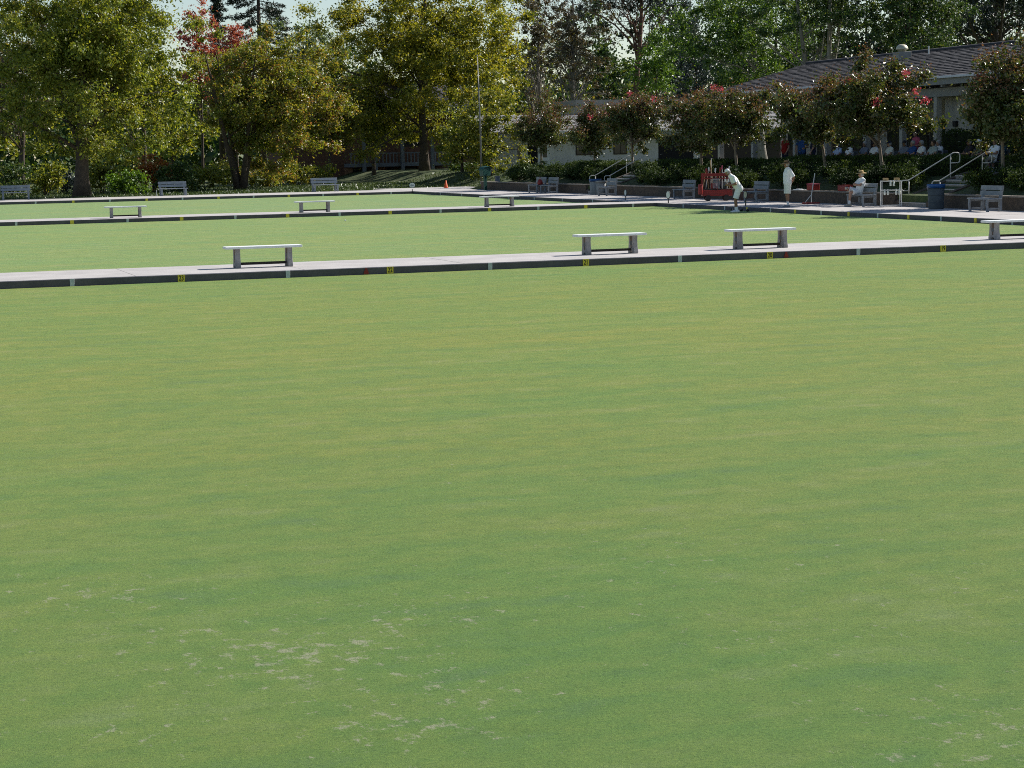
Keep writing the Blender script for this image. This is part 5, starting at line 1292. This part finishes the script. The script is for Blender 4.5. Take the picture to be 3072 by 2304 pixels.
def headwear(t, A, kind, mat):
    c, M = A['head'], A['M']
    T = Matrix.Translation(c) @ M.to_4x4()
    def add(name, m, mt): 
        me = m.mesh(name, mt, True); me.transform(T); return link(name, me, t)
    if kind == 'brim':
        hat = add('hat', MB().lathe([(0.215, 0.045), (0.22, 0.052), (0.15, 0.070), (0.098, 0.078), (0.096, 0.10), (0.088, 0.150), (0.062, 0.172), (0.02, 0.168), (0.002, 0.165)], seg=24), mat)
        me = MB().lathe([(0.100, 0.080), (0.101, 0.084), (0.099, 0.108), (0.097, 0.110)], seg=24).mesh('band', 'hat_band', True); me.transform(T); link('band', me, hat)
    elif kind == 'cap':
        cp = MB().lathe([(0.094, 0.040), (0.097, 0.06), (0.090, 0.10), (0.066, 0.128), (0.03, 0.14), (0.002, 0.142)], seg=22)
        hat = add('cap', cp, mat)
        bill = MB().prism([(0.06, -0.075), (0.12, -0.068), (0.165, -0.03), (0.172, 0.0), (0.165, 0.03), (0.12, 0.068), (0.06, 0.075)], 'z', 0.040, 0.050)
        me = bill.mesh('peak', mat); me.transform(T); link('peak', me, hat)
    if kind in ('hair', 'cap', 'brim'):
        hair = MB().lathe([(0.080, -0.05), (0.088, -0.02), (0.092, 0.03), (0.0925, 0.05)] if kind != 'hair' else [(0.078, -0.045), (0.090, 0.0), (0.098, 0.05), (0.090, 0.095), (0.06, 0.125), (0.002, 0.132)], c=(-0.022, 0, 0.0), seg=20)
        add('hair', hair, 'hair_grey' if mat != 'hair_brown' else 'hair_brown')
def eyes(t, A):
    c, M = A['head'], A['M']; T = Matrix.Translation(c) @ M.to_4x4()
    for s_ in (-1, 1):
        me = MB().ell((0.084, s_ * 0.030, 0.016), (0.010, 0.012, 0.008), 10, 8).mesh('eye', 'eye', True); me.transform(T); link('eye', me, t)
def dress(t, A, shirt, shorts, skin='skin', shoe='cloth_white', sock='cloth_white'):
    inst('body', A['body'], skin, t); inst('shirt', A['shirt'], shirt, t); inst('shorts' if shorts != 'cloth_navy' else 'trousers', A['shorts'], shorts, t)
    for q_ in A['shoe']: inst('shoe', q_, shoe, t)
    for q_ in A['sock']: inst('sock', q_, sock, t)

# the bowler, leaning forward with a bowl held in both hands
J = dict(pelvis=(-0.13, 0, 0.92), chest=(0.05, 0, 1.22), neck=(0.19, 0, 1.40), head=(0.295, 0, 1.525), face=(1, 0, -0.40), shL=(0.11, 0.19, 1.34), shR=(0.11, -0.19, 1.34),
         elL=(0.02, 0.27, 1.08), elR=(0.02, -0.27, 1.08), wrL=(0.27, 0.10, 1.04), wrR=(0.27, -0.10, 1.04), hdL=(1, -0.25, 0.1), hdR=(1, 0.25, 0.1), hnL=(0.1, 0.9, -0.2), hnR=(0.1, -0.9, -0.2), curl=0.55,
         hpL=(-0.12, 0.09, 0.90), hpR=(-0.12, -0.09, 0.90), knL=(0.02, 0.10, 0.50), knR=(-0.01, -0.10, 0.50), anL=(-0.05, 0.10, 0.09), anR=(-0.02, -0.11, 0.09))
A = human(J, sleeve=0.80, shirt_fit=0.038, legs_cover=0.94)
rz_left = math.atan2(0.30, -0.95)
f0 = G(2207, 637, 0.0)
bowler = thing('person', 'bowler in white cap, white shirt and shorts leaning forward on the grass', 'person', (f0[0], f0[1], 0.0), rz_left)
dress(bowler, A, 'cloth_white', 'cloth_white', 'skin_tan'); headwear(bowler, A, 'cap', 'cloth_white'); eyes(bowler, A)
hb = thing('lawn_bowl', 'black bowl held in the hands of the bowler', 'bowl', Matrix.Rotation(rz_left, 4, 'Z') @ Vector((0.375, 0, 0.98)) + bowler.location, 0, 'black bowls by the bowler')
MB().ell((0, 0, 0.06), (0.066, 0.060, 0.060), 20, 14).build('bowl_body', 'bowl_black', hb, smooth=True)
MB().ell((0, -0.054, 0.066), (0.022, 0.008, 0.022), 12, 8).build('disc', 'sign_white', hb, smooth=True)

# the man standing with his hands behind his back
J = dict(pelvis=(0, 0, 0.95), chest=(0.0, 0, 1.27), neck=(0.0, 0, 1.47), head=(0.035, 0, 1.62), face=(1, 0, -0.15), shL=(-0.02, 0.19, 1.41), shR=(-0.02, -0.19, 1.41),
         elL=(-0.16, 0.25, 1.15), elR=(-0.16, -0.25, 1.15), wrL=(-0.20, 0.08, 0.99), wrR=(-0.20, -0.08, 0.97), hdL=(0.05, -1, -0.3), hdR=(0.05, 1, -0.2), hnL=(-1, 0, 0), hnR=(-1, 0, 0), curl=0.5, hs=-1,
         hpL=(0, 0.09, 0.92), hpR=(0, -0.09, 0.92), knL=(0.02, 0.10, 0.50), knR=(0.0, -0.10, 0.50), anL=(0.03, 0.11, 0.09), anR=(-0.05, -0.11, 0.09))
A = human(J, legs_cover=0.97, sleeve=1.0, shirt_fit=0.036)
pxm = VX(2363, 620, 34.75)
man = thing('person', 'standing man in brown wide-brimmed hat and white clothes, hands behind his back', 'person', (34.75, pxm[1], Z_WALK + 0.004), math.atan2(0.12, -1))
dress(man, A, 'cloth_white', 'cloth_offwhite', 'skin_tan', 'cloth_grey', 'cloth_white'); headwear(man, A, 'brim', 'hat_brown'); eyes(man, A)

# the man sitting with folded arms, one ankle on the other knee
J = dict(pelvis=(0.0, 0, 0.555), chest=(-0.09, 0, 0.85), neck=(-0.12, 0, 1.045), head=(-0.095, 0, 1.19), face=(1, 0, -0.05), shL=(-0.11, 0.19, 0.99), shR=(-0.11, -0.19, 0.99),
         elL=(0.06, 0.26, 0.80), elR=(0.06, -0.26, 0.80), wrL=(0.20, 0.05, 0.84), wrR=(0.17, -0.05, 0.80), hdL=(0, -1, 0.05), hdR=(-0.05, 1, 0.1), hnL=(1, 0, 0.2), hnR=(1, 0, 0.2), curl=0.3, hs=1,
         hpL=(0.0, 0.09, 0.56), hpR=(0.0, -0.09, 0.56), knL=(0.42, 0.16, 0.54), knR=(0.38, -0.24, 0.66), anL=(0.46, 0.15, 0.10), anR=(0.52, 0.10, 0.70),
         toeR=(0.35, 0.9, 0.1), soleR=(0.8, -0.3, -0.25))
A = human(J, sleeve=0.75)
sx, sy = SIDE[2585]
sit = thing('person', 'man in straw hat sitting with folded arms and one leg crossed on a bench', 'person', (sx - 0.02, sy + 0.18, Z_WALK), R(176))
dress(sit, A, 'cloth_white', 'cloth_white', 'skin', 'sole', 'cloth_white'); headwear(sit, A, 'brim', 'straw'); eyes(sit, A)

# spectators on the terrace
def seated(lean, arm):
    return dict(pelvis=(0, 0, 0.545), chest=(-0.05 - lean, 0, 0.84), neck=(-0.07 - 1.6 * lean, 0, 1.05), head=(-0.03 - 1.6 * lean, 0, 1.195), face=(1, 0, -0.1), shL=(-0.06 - 1.4 * lean, 0.19, 0.99), shR=(-0.06 - 1.4 * lean, -0.19, 0.99),
                elL=(0.07 - lean, 0.26, 0.76), elR=(0.07 - lean, -0.26, 0.76), wrL=(0.28, 0.10, 0.70 + arm), wrR=(0.27, -0.10, 0.68 + arm), hnL=(0, 0, 1), hnR=(0, 0, 1), curl=0.5, hs=-1,
                hpL=(0, 0.09, 0.55), hpR=(0, -0.09, 0.55), knL=(0.42, 0.13, 0.55), knR=(0.42, -0.13, 0.55), anL=(0.42, 0.13, 0.09), anR=(0.46, -0.13, 0.09))
SEAT = [human(seated(l, a), 0.0115, sleeve=0.7, trousers=tr) for l, a, tr in ((0.0, 0.0, False), (0.05, 0.05, True), (-0.06, 0.02, False))]
def chair():
    t = thing('patio_chair', '', 'chair', group='chairs on the terrace')
    MB().box((0.03, 0, 0.43), (0.46, 0.46, 0.035)).build('seat', 'bin_grey', t, bevel=0.008)
    MB().box((-0.245, 0, 0.70), (0.03, 0.46, 0.40), ry=R(-8)).build('backrest', 'bin_grey', t, bevel=0.008)
    for x in (-0.19, 0.23):
        for y in (-0.21, 0.21): MB().tube([(x, y, 0), (x, y, 0.42)], 0.016, 6).build('leg', 'bin_grey', t)
    for y in (-0.215, 0.215): MB().tube([(-0.22, y, 0.42), (-0.235, y, 0.53)], 0.016, 6).build('back_post', 'bin_grey', t)
    return t
ch0 = chair(); used = False
SP = [  # px, X, pose, shirt, legs, headwear, label
    (2512, 43.3, 0, 'cloth_paleblue', 'cloth_tan', ('hair', 'hair_grey'), 'seated spectator in pale blue shirt, leftmost of the seated row'),
    (2551, 43.2, 2, 'cloth_white', 'cloth_white', ('hair', 'hair_brown'), 'seated spectator in white shirt next to the leftmost one'),
    (2588, 43.7, 1, 'cloth_grey', 'cloth_navy', ('hair', 'hair_grey'), 'seated spectator in grey leaning back left of the myrtle trunk'),
    (2622, 43.1, 0, 'cloth_white', 'cloth_white', ('cap', 'cloth_navy'), 'seated spectator in white shirt and dark cap left of the myrtle trunk'),
    (2672, 43.2, 2, 'cloth_offwhite', 'cloth_paleblue', ('cap', 'cloth_navy'), 'seated spectator in off-white shirt just right of the myrtle trunk'),
    (2708, 43.4, 1, 'cloth_grey', 'cloth_navy', ('cap', 'cloth_dark'), 'seated spectator in grey shirt and black cap before the porch'),
    (2736, 43.3, 0, 'cloth_blue', 'cloth_tan', ('hair', 'hair_grey'), 'seated spectator in blue shirt between the grey and white ones'),
    (2768, 43.2, 2, 'cloth_white', 'cloth_white', ('hair', 'hair_grey'), 'seated spectator in plain white shirt before the pink top'),
    (2798, 43.1, 0, 'cloth_striped', 'cloth_tan', ('hair', 'hair_brown'), 'seated spectator in a striped shirt'),
    (2818, 43.7, 2, 'cloth_white', 'cloth_white', ('hair', 'hair_grey'), 'white-haired seated spectator right of the striped shirt'),
    (2900, 43.4, 1, 'cloth_dark', 'cloth_navy', ('cap', 'cloth_dark'), 'seated spectator in black between the near handrails'),
    (2936, 43.2, 0, 'cloth_navy', 'cloth_grey', ('cap', 'cloth_white'), 'seated spectator in navy shirt with a white cap'),
    (2978, 43.1, 1, 'cloth_white', 'cloth_tan', ('hair', 'hair_brown'), 'seated spectator in white shirt at the right of the near steps'),
    (3003, 43.7, 0, 'cloth_teal', 'cloth_navy', ('hair', 'hair_brown'), 'seated spectator in teal shirt farthest right'),
]
for px, X, pose, shirt, legs, hw, lab in SP:
    y = float(VX(px, 440, X)[1]); rz = R(180 + random.uniform(-14, 14))
    t = thing('person', lab, 'person', (X, y, Z_TER + 0.02), rz, 'spectators on the terrace')
    A = SEAT[pose]; dress(t, A, shirt, legs, random.choice(['skin', 'skin_tan'])); headwear(t, A, *hw)
    c = copy_tree(ch0) if used else ch0; used = True
    place(c, (X, y, Z_TER + 0.02), rz, 'chair under the ' + lab.replace('seated ', ''))
# empty white chair beside the standing people
c = copy_tree(ch0); place(c, (43.0, float(VX(2462, 470, 43.0)[1]), Z_TER + 0.02), R(150), 'empty white patio chair right of the standing spectators in blue')
for k in KIDS(c): 
    k.data = k.data.copy(); k.data.materials[0] = MATS['white_paint']
def standing(arm):
    return dict(pelvis=(0, 0, 0.94), chest=(0.0, 0, 1.25), neck=(-0.01, 0, 1.45), head=(0.03, 0, 1.60), face=(1, 0, -0.1), shL=(-0.01, 0.19, 1.39), shR=(-0.01, -0.19, 1.39),
                elL=(-0.03, 0.27, 1.12), elR=(-0.03, -0.27, 1.12), wrL=(0.10 + arm, 0.25 - arm * 0.5, 0.90 + arm), wrR=(0.08, -0.27, 0.88), hnL=(0, 1, 0), hnR=(0, -1, 0), curl=0.45, hs=-1,
                hpL=(0, 0.09, 0.91), hpR=(0, -0.09, 0.91), knL=(0.02, 0.10, 0.50), knR=(0.0, -0.10, 0.50), anL=(0.0, 0.11, 0.09), anR=(-0.03, -0.11, 0.09))
STAND = [human(standing(0.0), 0.0115, trousers=True), human(standing(0.18), 0.0115, trousers=True)]
for px, X, i, shirt, legs, hw, lab, rz in (
        (2355, 43.6, 0, 'cloth_red', 'cloth_navy', ('hair', 'hair_grey'), 'standing spectator in a red shirt on the terrace', 190),
        (2406, 43.2, 1, 'cloth_blue', 'cloth_navy', ('cap', 'cloth_paleblue'), 'standing spectator in blue shirt with pale cap', 235),
        (2440, 43.5, 0, 'cloth_navy', 'cloth_navy', ('hair', 'hair_brown'), 'standing spectator in navy right of the blue shirt', 150),
        (2748, 45.0, 1, 'cloth_pink', 'cloth_navy', ('hair', 'hair_brown'), 'person in a pink top in the porch behind the seated row', 185)):
    y = float(VX(px, 440, X)[1])
    t = thing('person', lab, 'person', (X, y, Z_TER + 0.02), R(rz), 'spectators on the terrace')
    dress(t, STAND[i], shirt, legs, 'skin', 'cloth_dark', 'cloth_dark'); headwear(t, STAND[i], *hw)
